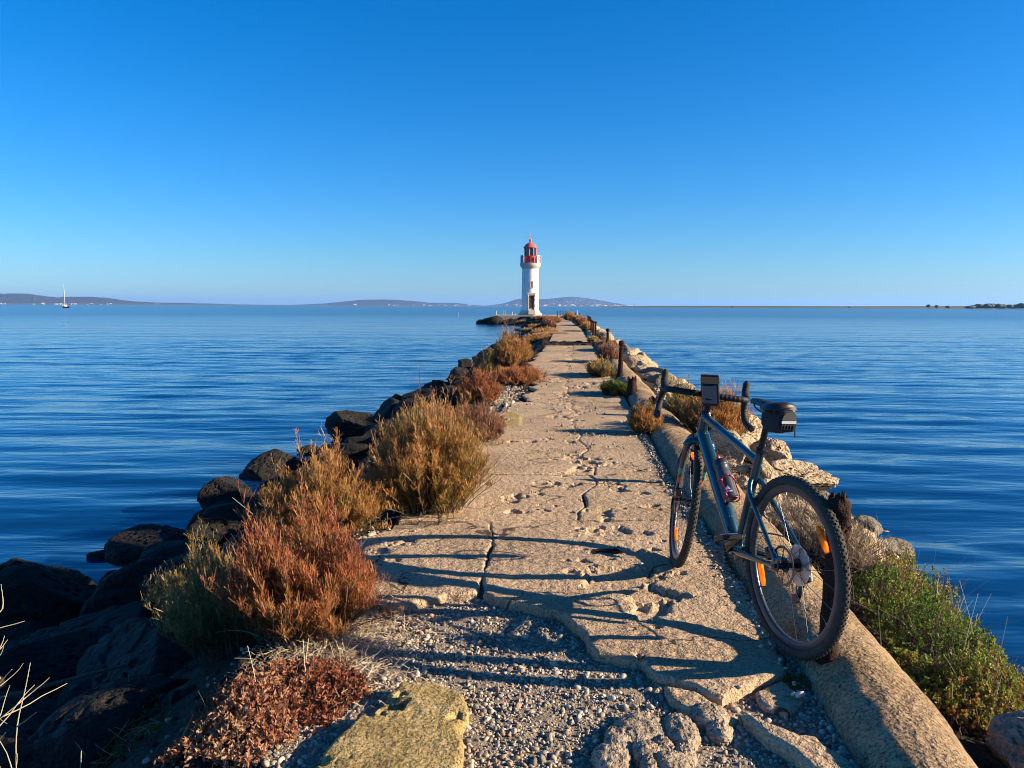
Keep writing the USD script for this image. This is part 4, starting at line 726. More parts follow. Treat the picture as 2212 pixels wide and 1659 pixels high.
def wort(label, base, rx, ry, h, stems, per, mname, seed, thick=.0017, length=(.025, .055), name='glasswort_bush', group=None, lean=(0, 0), sub=2, upright=.5, spiky=.0, cat_='shrub'):
    """a bush of fine jointed twigs: woody stems from the base, each with many short upturned branchlets"""
    r = np.random.default_rng(seed); base = np.asarray(base, float)
    per = int(per * (2.1 if base[1] < 8.5 else 1.7 if base[1] < 16 else 1.4)); thick = thick * .92
    T = thing(name, label, cat_, base, group=group)
    ph, rho = r.uniform(0, 2 * PI, stems), np.sqrt(r.uniform(0, 1, stems))
    b0 = np.c_[rho * rx * .5 * np.cos(ph), rho * ry * .5 * np.sin(ph), np.zeros(stems)]
    b0[:, 2] = zg(base[0] + b0[:, 0], base[1] + b0[:, 1]) - base[2] - .02
    lump = .48 + .98 * fb(np.c_[np.cos(ph) * rho * 2.8 + seed, np.sin(ph) * rho * 2.8, rho * 0], 3, seed % 50)
    wisp = r.uniform(size=stems) < .22; rho = rho * np.where(wisp, r.uniform(.95, 1.25, stems), r.uniform(.75, 1.0, stems))
    tip = np.c_[rho * rx * np.cos(ph), rho * ry * np.sin(ph), h * np.maximum(1 - .55 * rho ** 2, .12) * lump * np.where(wisp, r.uniform(1.0, 1.32, stems), r.uniform(.62, 1.04, stems))] + np.c_[np.full(stems, lean[0] * h), np.full(stems, lean[1] * h), np.zeros(stems)] 
    if spiky: tip[:, 2] *= 1 + spiky * (r.uniform(size=stems) < .12)
    tg = np.maximum(tip[:, 2], zg(base[0] + tip[:, 0], base[1] + tip[:, 1]) - base[2] + .05); tip[:, 2] = tg
    def cur(t): t = np.asarray(t)[..., None]; m = b0 * 1.0; return m + (tip - m) * np.concatenate([np.broadcast_to(t ** 1.25, tip[:, :2].shape[:-1] + (1,)), np.broadcast_to(t ** 1.25, tip[:, :2].shape[:-1] + (1,)), np.broadcast_to(t ** .8, tip[:, :1].shape)], -1)
    seg = 5; V = []
    C = [cur(np.full(stems, k / seg)) for k in range(seg + 1)]
    for k in range(seg):
        V.append(twigs(C[k], C[k + 1] - C[k], np.linalg.norm(C[k + 1] - C[k], axis=1) * 1.04, np.full(stems, thick * (1.9 - .25 * k)), np.full(stems, thick * (1.7 - .25 * k)), np.zeros((stems, 3)), 1))
    obj('stem', cat(*V), 'bark_brown', T, kind='stuff')
    nb = max(6, stems // 10); k_ = r.integers(0, stems, nb); obj('dry_twig', twigs(C[1][k_], tip[k_] - C[1][k_] + r.normal(0, .12 * h, (nb, 3)), h * r.uniform(.35, .72, nb), np.full(nb, thick * 1.0), np.full(nb, thick * .5), r.normal(0, .25, (nb, 3)), 4), 'pale_twig', T, tone=np.repeat(r.uniform(0, .8, nb), 15), kind='stuff')
    idx = np.repeat(np.arange(stems), per); t = r.uniform(.16, 1.0, len(idx)) ** .8; kp = ~(wisp[idx] & (r.uniform(size=len(idx)) < .55)); idx, t = idx[kp], t[kp]
    P = np.zeros((len(idx), 3)); tt = t[:, None]; P[:, :2] = b0[idx, :2] + (tip - b0)[idx, :2] * tt ** 1.25; P[:, 2] = b0[idx, 2] + (tip - b0)[idx, 2] * t ** .8
    tan = unit((tip - b0)[idx] + [0, 0, .15 * h])
    D = tan * .8 + r.normal(0, .72, P.shape) + [0, 0, upright]
    L = r.uniform(*length, len(idx)); th = thick * r.uniform(.8, 1.25, len(idx)); bend = np.c_[np.zeros((len(idx), 2)), np.full(len(idx), .35)] + r.normal(0, .18, P.shape)
    W = [twigs(P, D, L, th, th * .75, bend, 2, 2)]
    for k in range(sub):
        s = r.uniform(.3, .95, len(idx)); Dn = unit(D); P2 = P + Dn * (L * s)[:, None] + bend * (L * s * s)[:, None]
        D2 = Dn + r.normal(0, .75, P.shape) + [0, 0, .25]; L2 = L * r.uniform(.35, .7, len(idx))
        W.append(twigs(P2, D2, L2, th * .95, th * .7, np.c_[np.zeros((len(idx), 2)), np.full(len(idx), .4)] + r.normal(0, .2, P.shape), 2, 2))
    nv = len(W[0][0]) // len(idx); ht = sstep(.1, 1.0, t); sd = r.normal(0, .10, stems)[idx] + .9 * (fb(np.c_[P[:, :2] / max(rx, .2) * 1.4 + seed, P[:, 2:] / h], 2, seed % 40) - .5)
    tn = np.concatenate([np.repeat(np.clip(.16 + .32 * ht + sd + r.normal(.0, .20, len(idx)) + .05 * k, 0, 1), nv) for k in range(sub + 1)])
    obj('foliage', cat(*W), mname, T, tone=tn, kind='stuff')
def zat(u, v, z0=0.):   # on the earth, found by a few steps
    zz = z0
    for _ in range(8):
        p = at(u, v, zz); zz = .5 * zz + .5 * float(zg(p[0], p[1]))
    p = at(u, v, zz); p[2] = zz; return p
def gp2(x, y): return np.array([x, y, float(zg(x, y))])
wort('big red and orange glasswort bush nearest the camera at the broken path edge', gp2(-.90, 3.22), .36, .40, .47, 340, 24, 'glasswort_red', 1, .0018, spiky=.25)
wort('straw coloured twiggy bush leaning over the slope left of the red bush', gp2(-1.28, 3.42), .30, .30, .46, 170, 22, 'glasswort_olive', 2, .0016, lean=(-.1, 0))
wort('orange brown glasswort bush between the red bush and the tallest bush', gp2(-1.18, 4.75), .48, .44, .46, 330, 26, 'glasswort', 3, .0020, spiky=.3)
wort('dark olive scrub low on the shaded slope beside the pale lit rock', gp2(-1.75, 4.4), .40, .45, .34, 170, 20, 'glasswort_olive', 4, .0022)
wort('tallest bush, yellow topped and dense, standing over the path edge', gp2(-.55, 5.15), .44, .50, .60, 460, 28, 'glasswort', 5, .0021, spiky=.2)
wort('yellowish bush right behind the tallest bush', gp2(-.72, 6.1), .44, .55, .58, 340, 24, 'glasswort', 6, .0024)
wort('orange bush in the middle of the hedge behind the tallest bush', gp2(-.82, 7.3), .42, .6, .46, 300, 22, 'glasswort', 7, .0027)
wort('low purple red bush creeping onto the path behind the tallest bush', gp2(-.38, 7.9), .36, .55, .34, 260, 20, 'purple_wort', 8, .0028)
wort('fluffy pale orange bush with the notched rock behind it', gp2(-.95, 9.4), .52, .62, .52, 260, 20, 'glasswort', 9, .0034, (.03, .065))
wort('rounded reddish bush beside the dark hollow in the path edge', gp2(-.50, 11.3), .42, .5, .50, 240, 20, 'glasswort_red', 10, .0036, (.03, .07))
wort('low mat of pink glasswort spilling over the path edge', gp2(.10, 14.4), .55, 1.3, .24, 300, 20, 'glasswort_red', 11, .0042, (.03, .08))
wort('low pink mat on the bank beside the larger pink mat', gp2(-.55, 14.8), .5, .9, .22, 200, 18, 'purple_wort', 12, .0042, (.03, .08))
wort('tall brown and orange bush in the middle of the left edge', gp2(.0, 19.5), .62, 1.2, .82, 300, 18, 'glasswort', 13, .0055, (.05, .11), spiky=.3)
wort('grey stalked tall bush left of the brown and orange bush', gp2(-.55, 19.0), .42, .8, .85, 170, 14, 'glasswort_olive', 14, .0055, (.05, .12), upright=1.2)
wort('yellow low scrub beside the driftwood', gp2(1.15, 36), .6, 2.5, .28, 260, 14, 'glasswort', 15, .010, (.06, .14))
wort('yellowish scrub beyond the driftwood', gp2(1.75, 43), .7, 3.0, .28, 240, 14, 'glasswort', 16, .012, (.08, .16))
wort('reddish bush on the far left edge before the platform', gp2(2.65, 56), .5, 1.4, .62, 220, 14, 'purple_wort', 17, .018, (.10, .22))
wort('brown scrub on the far left edge beside the path bend', gp2(3.6, 66), .6, 2.0, .30, 180, 12, 'glasswort_red', 18, .018, (.10, .22))
for k, (x, y, h, mn, lab) in enumerate(((3.2, 101, .6, 'purple_wort', 'brown scrub in front of the lighthouse steps'), (1.2, 104, .6, 'glasswort_olive', 'dark scrub left of the lighthouse steps'), (3.9, 90, .6, 'glasswort_red', 'red brown scrub right of the lighthouse steps'), (2.4, 84, .5, 'glasswort', 'orange scrub on the slope below the lighthouse'), (1.6, 75, .5, 'glasswort_olive', 'olive scrub on the left slope far down the pier'))):
    wort(lab, gp2(x, y), .8, 2.0, h * .55, 150, 12, mn, 40 + k, .018, (.10, .2))
# right side
wort('small round brown bush on the path side of the kerb', np.array([1.44, 8.25, .0]), .19, .22, .27, 200, 20, 'glasswort', 20, .0027)
wort('orange bush behind the kerb seen under the handlebar', np.array([2.28, 8.6, -.10]), .44, .55, .50, 330, 22, 'glasswort', 21, .0028, (.03, .065))
wort('pale twiggy scrub behind the kerb left of the orange bush', np.array([2.35, 10.2, -.10]), .35, .6, .42, 170, 16, 'glasswort_olive', 22, .003)
wort('brown dry scrub between the kerb and the pitted rocks seen through the rear wheel', np.array([1.95, 4.7, -.12]), .30, .75, .16, 260, 18, 'straw', 23, .0022, upright=.1)
wort('dark green low weed at the foot of the flared stump', np.array([1.60, 11.9, .0]), .26, .40, .20, 200, 20, 'green_needle', 24, .0032, upright=.1)
wort('olive weed at the foot of the tallest post', np.array([1.76, 15.2, 0]), .30, .7, .24, 220, 18, 'glasswort_olive', 25, .0042, (.03, .08))
wort('reddish pink scrub around the short stump', np.array([2.38, 19.0, 0]), .27, .6, .38, 260, 18, 'purple_wort', 26, .0052, (.04, .09))
wort('pinkish brown scrub at the second standing post', np.array([2.95, 24.0, 0]), .30, 1.0, .26, 240, 16, 'purple_wort', 27, .0065, (.05, .11))
wort('brown scrub at the foot of the close row of posts', np.array([3.05, 29, 0]), .18, .8, .09, 200, 14, 'glasswort_olive', 28, .009, (.06, .13))
wort('yellow brown scrub left of the close row of posts', np.array([4.2, 43, 0]), .32, 1.5, .34, 200, 14, 'glasswort', 29, .012, (.08, .17))
wort('dark red scrub beyond the close row of posts', np.array([5.05, 56, 0]), .42, 2.0, .40, 200, 14, 'glasswort_red', 30, .015, (.1, .2))
wort('round brown bush among the far right posts', np.array([5.95, 80, 0]), .6, 1.5, .50, 200, 14, 'glasswort', 31, .02, (.12, .24))
wort('brown scrub under the two posts at the bend', np.array([6.2, 72, 0]), .5, 2.0, .3, 170, 12, 'glasswort_olive', 32, .02, (.12, .24))

# leafy plants
def leaves(P, D, L, w, r):
    """folded pointed leaves"""
    D = unit(D); s = unit(np.cross(D, unit(r.normal(size=P.shape)) + [0, 0, .3])); n = np.cross(s, D)
    V = np.stack([P, P + D * (L * .5)[:, None] + s * w[:, None] + n * (w * .35)[:, None], P + D * L[:, None] - n * (L * .1)[:, None], P + D * (L * .5)[:, None] - s * w[:, None] + n * (w * .35)[:, None]], 1)
    f = np.array([(0, 1, 2), (0, 2, 3)]); return V.reshape(-1, 3), (f[None] + (np.arange(len(P)) * 4)[:, None, None]).reshape(-1, 3)
def leafy_plant(label, outline, h, n, seed, mname='green_leaf', per=7, size=(.010, .018), name='green_shrub', fat=.42, zoff=0., stalks=120, cat_='shrub'):
    r = np.random.default_rng(seed); PG = Polygon(outline); c = np.array(PG.centroid.coords[0]); z0 = float(zg(*c)); T = thing(name, label, cat_, (*c, z0))
    x0, y0, x1, y1 = PG.bounds; q = np.c_[r.uniform(x0, x1, n * 4), r.uniform(y0, y1, n * 4)]; q = q[shapely.contains_xy(PG, q[:, 0], q[:, 1])][:n]
    ed = shapely.distance(shapely.points(q), PG.exterior); clump = fb(np.c_[q * 5, q[:, :1] * 0], 3, seed)
    top = h * (.30 + .70 * sstep(0, .22, ed)) * (.35 + 1.1 * clump); zz = zg(q[:, 0], q[:, 1]) + top * r.uniform(.35, 1, len(q)) ** .6 + zoff
    R = np.c_[q - c, zz - z0]
    root = R * [.93, .93, 0] + np.c_[r.normal(0, .04, (len(R), 2)), zg(q[:, 0], q[:, 1]) - z0]
    D = R - root; L = np.linalg.norm(D, axis=1)
    obj('stem', twigs(root, D, L * .97, np.full(len(R), .0016), np.full(len(R), .0011), r.normal(0, .10, R.shape), 3), 'bark_brown', T, kind='stuff')
    i = np.repeat(np.arange(len(R)), per); up_ = unit(D)[i]
    P = R[i] - up_ * (r.uniform(0, .035, len(i)))[:, None]; Dl = unit(r.normal(size=P.shape)) + up_ * .8 + [.12, -.05, .15]; LL = r.uniform(*size, len(i))
    cl = fb(np.c_[q * 2.2, q[:, :1] * 0], 3, seed + 60); tn = np.clip((cl[i] - .5) * 1.5 + .40 + np.repeat(r.normal(0, .14, len(R)), per) + r.normal(0, .10, len(i)), 0, 1)
    obj('foliage', leaves(P, Dl, LL, LL * fat * r.uniform(.8, 1.1, len(i)), r), mname, T, tone=np.repeat(tn, 4), kind='stuff')
    if stalks:
        k = r.integers(0, len(R), stalks); obj('twig', twigs(root[k], D[k] + r.normal(0, .12, (stalks, 3)), L[k] * r.uniform(1.1, 1.6, stalks), np.full(stalks, .0016), np.full(stalks, .0008), r.normal(0, .25, (stalks, 3)), 4), 'pale_twig', T, tone=np.repeat(r.uniform(0, 1, stalks), 15), kind='stuff')
leafy_plant('green fleshy leaved shrub just right of the rear tyre', [(1.54, 2.95), (2.05, 2.85), (2.6, 3.5), (2.75, 4.3), (2.2, 4.5), (1.75, 3.9)], .30, 2600, 1)
leafy_plant('yellowing green shrub spreading down to the water at the right edge', [(2.0, 2.85), (2.5, 2.75), (3.2, 3.3), (3.4, 4.1), (2.9, 4.4), (2.6, 3.6)], .30, 2400, 2)
leafy_plant('green and rusty leaved shrub hanging over the kerb at the right edge', [(1.52, 3.05), (1.52, 2.62), (1.72, 2.46), (2.3, 2.40), (2.6, 2.75), (2.1, 3.0)], .28, 2500, 3)
leafy_plant('few tall seed stalks rising from the green shrub by the pinkish rock', [(2.35, 4.3), (2.75, 4.2), (2.9, 4.75), (2.45, 4.85)], .42, 260, 4, stalks=110, size=(.012, .02))
leafy_plant('tiny weeds under the rear tyre', [(1.0, 2.70), (1.2, 2.66), (1.24, 2.76), (1.05, 2.82)], .035, 150, 5, size=(.006, .012), stalks=0, name='weed', cat_='weed', zoff=.02)
leafy_plant('bronze fleshy leaved plant beside the yellow lichened slab', [(-.50, 2.66), (-.62, 2.42), (-.80, 2.20), (-1.08, 2.25), (-1.12, 2.62), (-.92, 2.86), (-.66, 2.86)], .13, 1100, 6, 'bronze_leaf', 8, (.014, .026), 'bronze_succulent', .26, .01, 40)
leafy_plant('sparse bronze sprigs at the bottom edge on the dark slope', [(-1.05, 2.02), (-1.12, 2.18), (-1.75, 2.42), (-1.8, 2.2)], .12, 170, 7, 'bronze_leaf', 7, (.014, .024), 'bronze_succulent', .26, .03, 10)
leafy_plant('dim green weed on the shaded slope below the red bush', [(-1.35, 2.9), (-1.2, 2.6), (-1.65, 2.5), (-1.95, 2.9), (-1.7, 3.3)], .08, 500, 8, 'green_needle', 6, (.012, .024), 'slope_weed', .12, 0, 60)
leafy_plant('bright green tuft under the dead twigs in the bottom left corner', [(-1.95, 2.55), (-1.78, 2.5), (-1.74, 2.62), (-1.9, 2.72)], .30, 240, 9, 'green_leaf', 7, (.010, .018), 'green_tuft', .42, .02, 20)
# straw litter
q = scatter(11000, -1.05, -.3, 2.45, 3.6, 41, lambda x, y: np.exp(-((x + .72) / .22) ** 2 - ((y - 2.98) / .30) ** 2) * 1.2)
q2 = scatter(9000, -1.3, .3, 3.6, 12, 42, lambda x, y: np.exp(-((x - xl(y) + .06) / .16) ** 2) * .35); q = np.vstack([q, q2])
r = np.random.default_rng(9); n = len(q); P = np.c_[q, np.where(shapely.contains_xy(U, q[:, 0], q[:, 1]), .015, zg(q[:, 0], q[:, 1]) + .012) + r.uniform(0, .03, n)]
obj('dry_grass', twigs(P, np.c_[r.normal(size=(n, 2)), r.normal(0, .35, n)], r.uniform(.02, .07, n), r.uniform(.0009, .0016, n) * np.clip(q[:, 1] / 3.5, 1, 2.5), np.full(n, .0007), r.normal(0, .25, (n, 3)), 2), 'straw', tone=np.repeat(r.uniform(0, 1, n), 9), kind='stuff', label='dry straw litter under the bushes at the path edge')
q = scatter(3000, 1.7, 2.5, 3.6, 8, 43); n = len(q); P = np.c_[q, zg(q[:, 0], q[:, 1]) + r.uniform(0, .05, n)]
obj('dry_grass', twigs(P, np.c_[r.normal(size=(n, 2)), r.normal(.1, .35, n)], r.uniform(.03, .10, n), r.uniform(.0012, .002, n), np.full(n, .0008), r.normal(0, .25, (n, 3)), 2), 'straw', tone=np.repeat(r.uniform(0, .8, n), 9), kind='stuff', label='dry brown litter between the kerb and the right bank rocks')
# dead twigs in the bottom left corner
def deadwood(label, p, specs, seed, name='dead_twig_bush'):
    r = np.random.default_rng(seed); T = thing(name, label, 'dead bush', p); out = []
    def grow(a, d, L, rad, lev):
        n = 5; pts = [np.array(a, float)]; d = unit(np.array(d, float))
        for k in range(n):
            d = unit(d + r.normal(0, .10, 3) + [0, 0, .05]); pts.append(pts[-1] + d * L / n)
        out.append(tube(pts, np.linspace(rad, rad * .45, n + 1), 5))
        if lev:
            for k in range(r.integers(3, 6)):
                j = r.integers(1, n + 1); grow(pts[j], d + r.normal(0, .55, 3) + [.25, 0, .1], L * r.uniform(.35, .65), rad * .6, lev - 1)
    for d, L, rad, lev in specs: grow((0, 0, 0), d, L, rad, lev)
    tw_ = cat(*out); obj('twig', tw_, 'pale_twig', T, tone=r.uniform(.3, .9, len(tw_[0])))
deadwood('pale dead bush with many thin twigs in the bottom left corner', np.array([-2.05, 2.62, -.45]), [((.05, .1, 1), .60, .006, 2), ((.3, .2, 1), .42, .005, 2), ((.5, .0, .8), .36, .004, 2), ((-.2, .1, 1), .5, .005, 2), ((.1, .2, 1), .40, .004, 2)], 3)
deadwood('forked dry stalk right of the pale dead bush', np.array([-1.66, 2.42, -.36]), [((.15, .1, 1), .34, .0035, 1), ((-.35, .1, 1), .30, .0035, 1)], 4)
deadwood('single short dry stalk on the dark slope', np.array([-1.42, 2.40, -.30]), [((.05, .05, 1), .20, .0030, 0)], 5)
obj('dead_branch', tube(spline([(-2.75, 3.25, -.52), (-2.3, 3.35, -.42), (-1.85, 3.55, -.36)], 12), np.linspace(.012, .008, 12), 7), 'bark_brown', smooth=True, label='thin dead branch lying across the dark rocks', cat='branch')

# ---------------------------------------------------------------- the bicycle (x forward, y left, z up, origin under the rear axle)
BX, BYY, BYAW, BLEAN, BSTEER = 1.0839, 2.9129, 1.7678, .0346, -.3132
BM = np.eye(4); BM[:3, :3] = rot('z', BYAW) @ rot('x', BLEAN); BM[:3, 3] = (BX, BYY, .012)
RW, WB = .349, 1.045
HA = math.radians(71.); AX = np.array([-math.cos(HA), 0, math.sin(HA)]); PERP = np.array([math.sin(HA), 0, math.cos(HA)])
RA = np.array([0, 0, RW]); FA = np.array([WB, 0, RW]); PIV = FA - PERP * .05
BB = np.array([.432, 0, .283]); SA = math.radians(73.5); ST = np.array([-math.cos(SA), 0, math.sin(SA)])
def turn(p):
    p = np.asarray(p, float) - PIV; c, s = math.cos(BSTEER), math.sin(BSTEER)
    return PIV + p * c + np.cross(AX, p) * s + AX * (p @ AX)[..., None] * (1 - c)
tm_ = lambda m: (turn(m[0]), m[1])
same = lambda m: m
BK = thing('bicycle', 'dark blue green gravel bicycle with drop handlebar leaning on a rusty post', 'bicycle', matrix=BM)
def part(name, m, mt, smooth=True, parent=None, **k): return obj(name, m, mt, parent or BK, smooth, **k)
Y = lambda s, p: np.array(p, float) * [1, s, 1]
# frame
DT0, DT1 = PIV + AX * .425, BB + np.array([.012, 0, .012]); TT0, TT1 = PIV + AX * .508, BB + ST * .435
part('down_tube', tube([DT0, DT0 + (DT1 - DT0) * .3, DT0 + (DT1 - DT0) * .7, DT1], [.030, .0335, .0335, .031], 20), 'frame_paint')
part('top_tube', tube([TT0, TT0 + (TT1 - TT0) * .3, TT0 + (TT1 - TT0) * .8, TT1], [.021, .019, .0165, .0165], 18), 'frame_paint')
part('seat_tube', tube([BB, BB + ST * .483], [.0185, .0175], 18), 'frame_paint')
part('head_tube', tube([PIV + AX * .385, PIV + AX * .40, PIV + AX * .45, PIV + AX * .515, PIV + AX * .532], [.0265, .0265, .023, .0225, .024], 20), 'frame_paint')
part('bottom_bracket', tube([BB + [0, .037, 0], BB - [0, .037, 0]], .027, 20), 'frame_paint')
part('weld_bead', cat(tube([DT0 + (DT1 - DT0) * .035, DT0 + (DT1 - DT0) * .05], [.0325, .0315], 20, False), tube([TT0 + (TT1 - TT0) * .045, TT0 + (TT1 - TT0) * .06], [.0225, .021], 20, False)), 'frame_paint')
for s in (1, -1):
    S0 = BB + ST * .352; part('seat_stay', tube(stay([S0 + Y(s, (-.004, .012, 0)), S0 + Y(s, (-.026, .034, -.018)), S0 + Y(s, (-.044, .042, -.055)), RA + Y(s, (.006, .066, .018))], 22), np.r_[np.linspace(.0115, .0085, 18), .0085, .009, .011, .011], 12), 'frame_paint')
    part('chain_stay', tube(stay([BB + Y(s, (-.015, .024, 0)), BB + Y(s, (-.10, .039, .008)), RA + Y(s, (.012, .066, -.004))], 18), np.linspace(.0155, .010, 18), 12), 'frame_paint')
    part('dropout', mv(box(.05, .008, .055, (0, 0, 0), .003), t=RA + Y(s, (.008, .068, .004))), 'frame_paint', 30)
part('seat_stay_bridge', tube([BB + ST * .352 + [-.062, .042, -.075], BB + ST * .352 + [-.062, -.042, -.075]], .0075, 10), 'frame_paint')
part('seat_clamp', cat(tube([BB + ST * .476, BB + ST * .494], .021, 18), box(.02, .022, .014, BB + ST * .485 + [-.026, 0, 0])), 'black_metal', 40)
part('seat_post', tube([BB + ST * .48, BB + ST * .648], .0137, 16), 'black_metal')
part('seat_post_head', cat(tube([BB + ST * .638, BB + ST * .663], [.016, .019], 14), tube([BB + ST * .663 + [0, .026, 0], BB + ST * .663 - [0, .026, 0]], .013, 12), tube([BB + ST * .653 + [.028, 0, .0], BB + ST * .668 + [.028, 0, .006]], .004, 6)), 'black_metal', 40)
for q in ((.36, 1), (.64, 1)):
    c = DT0 + (DT1 - DT0) * q[0]; n_ = np.cross(unit(DT1 - DT0), [0, 1., 0]); n_ = n_ if n_[2] > 0 else -n_
part('bolt_hole', tube([DT0 + (DT1 - DT0) * .80 + n_ * .032, DT0 + (DT1 - DT0) * .80 + n_ * .0350], .006, 10), 'print_dark', 30)
# lettering at the foot of the down tube
DTd = unit(DT1 - DT0); pm = meshkit.text_mesh('M', .022, .0006, True); v = np.array(pm.vertices)
fr_ = np.stack([DTd, np.array([0, 1., 0]), n_], 1)
lf = unit(n_ * .75 + np.array([0, .66, 0])); tg_ = np.cross(lf, DTd); F3 = np.stack([tg_, -DTd, lf], 1) if np.linalg.det(np.stack([tg_, -DTd, lf], 1)) > 0 else np.stack([-tg_, -DTd, lf], 1)
part('lettering', mv((v - [v[:, 0].mean(), 0, 0], np.array(pm.faces)), F3, DT0 + (DT1 - DT0) * .905 + lf * .0338), 'print_dark', False)
part('emblem', mv(cat(box(.020, .014, .0012, (0, 0, 0), .0004), box(.009, .009, .0016, (.004, -.002, .0003), .0004)), F3, DT0 + (DT1 - DT0) * .955 + lf * .0338), 'print_white', False)
part('emblem', mv(box(.012, .010, .0012, (-.002, -.012, 0), .0004), F3, DT0 + (DT1 - DT0) * .955 + lf * .0341), 'print_blue', False)
# fork
crw = PIV + AX * .372
part('fork_crown', tm_(cat(tube([crw + AX * .012, crw - AX * .012], [.0265, .026], 18), tube(spline([crw + [0, .062, -.03], crw + [0, .045, -.004], crw, crw - [0, .045, .004], crw - [0, .062, .03]], 16), .0205, 12))), 'frame_paint')
for s in (1, -1):
    fp = [crw + Y(s, (0, .056, -.015)), crw + (FA - crw) * .3 + Y(s, (-.006, .060, 0)), crw + (FA - crw) * .7 + Y(s, (-.004, .056, 0)), FA + Y(s, (-.006, .054, .0))]
    sp_ = spline(fp, 20); rr_ = np.linspace(.019, .0105, 20)
    fk = part('fork_blade', tm_(tube(sp_, rr_, 12, flat=((0, 1, 0), .72))), 'frame_paint')
    for k0, mt in ((8, 'stripe_teal'), (11, 'stripe_coral')): part('stripe', tm_(tube(sp_[k0:k0 + 3], rr_[k0:k0 + 3] * 1.04, 12, False, flat=((0, 1, 0), .74))), mt, True, fk)
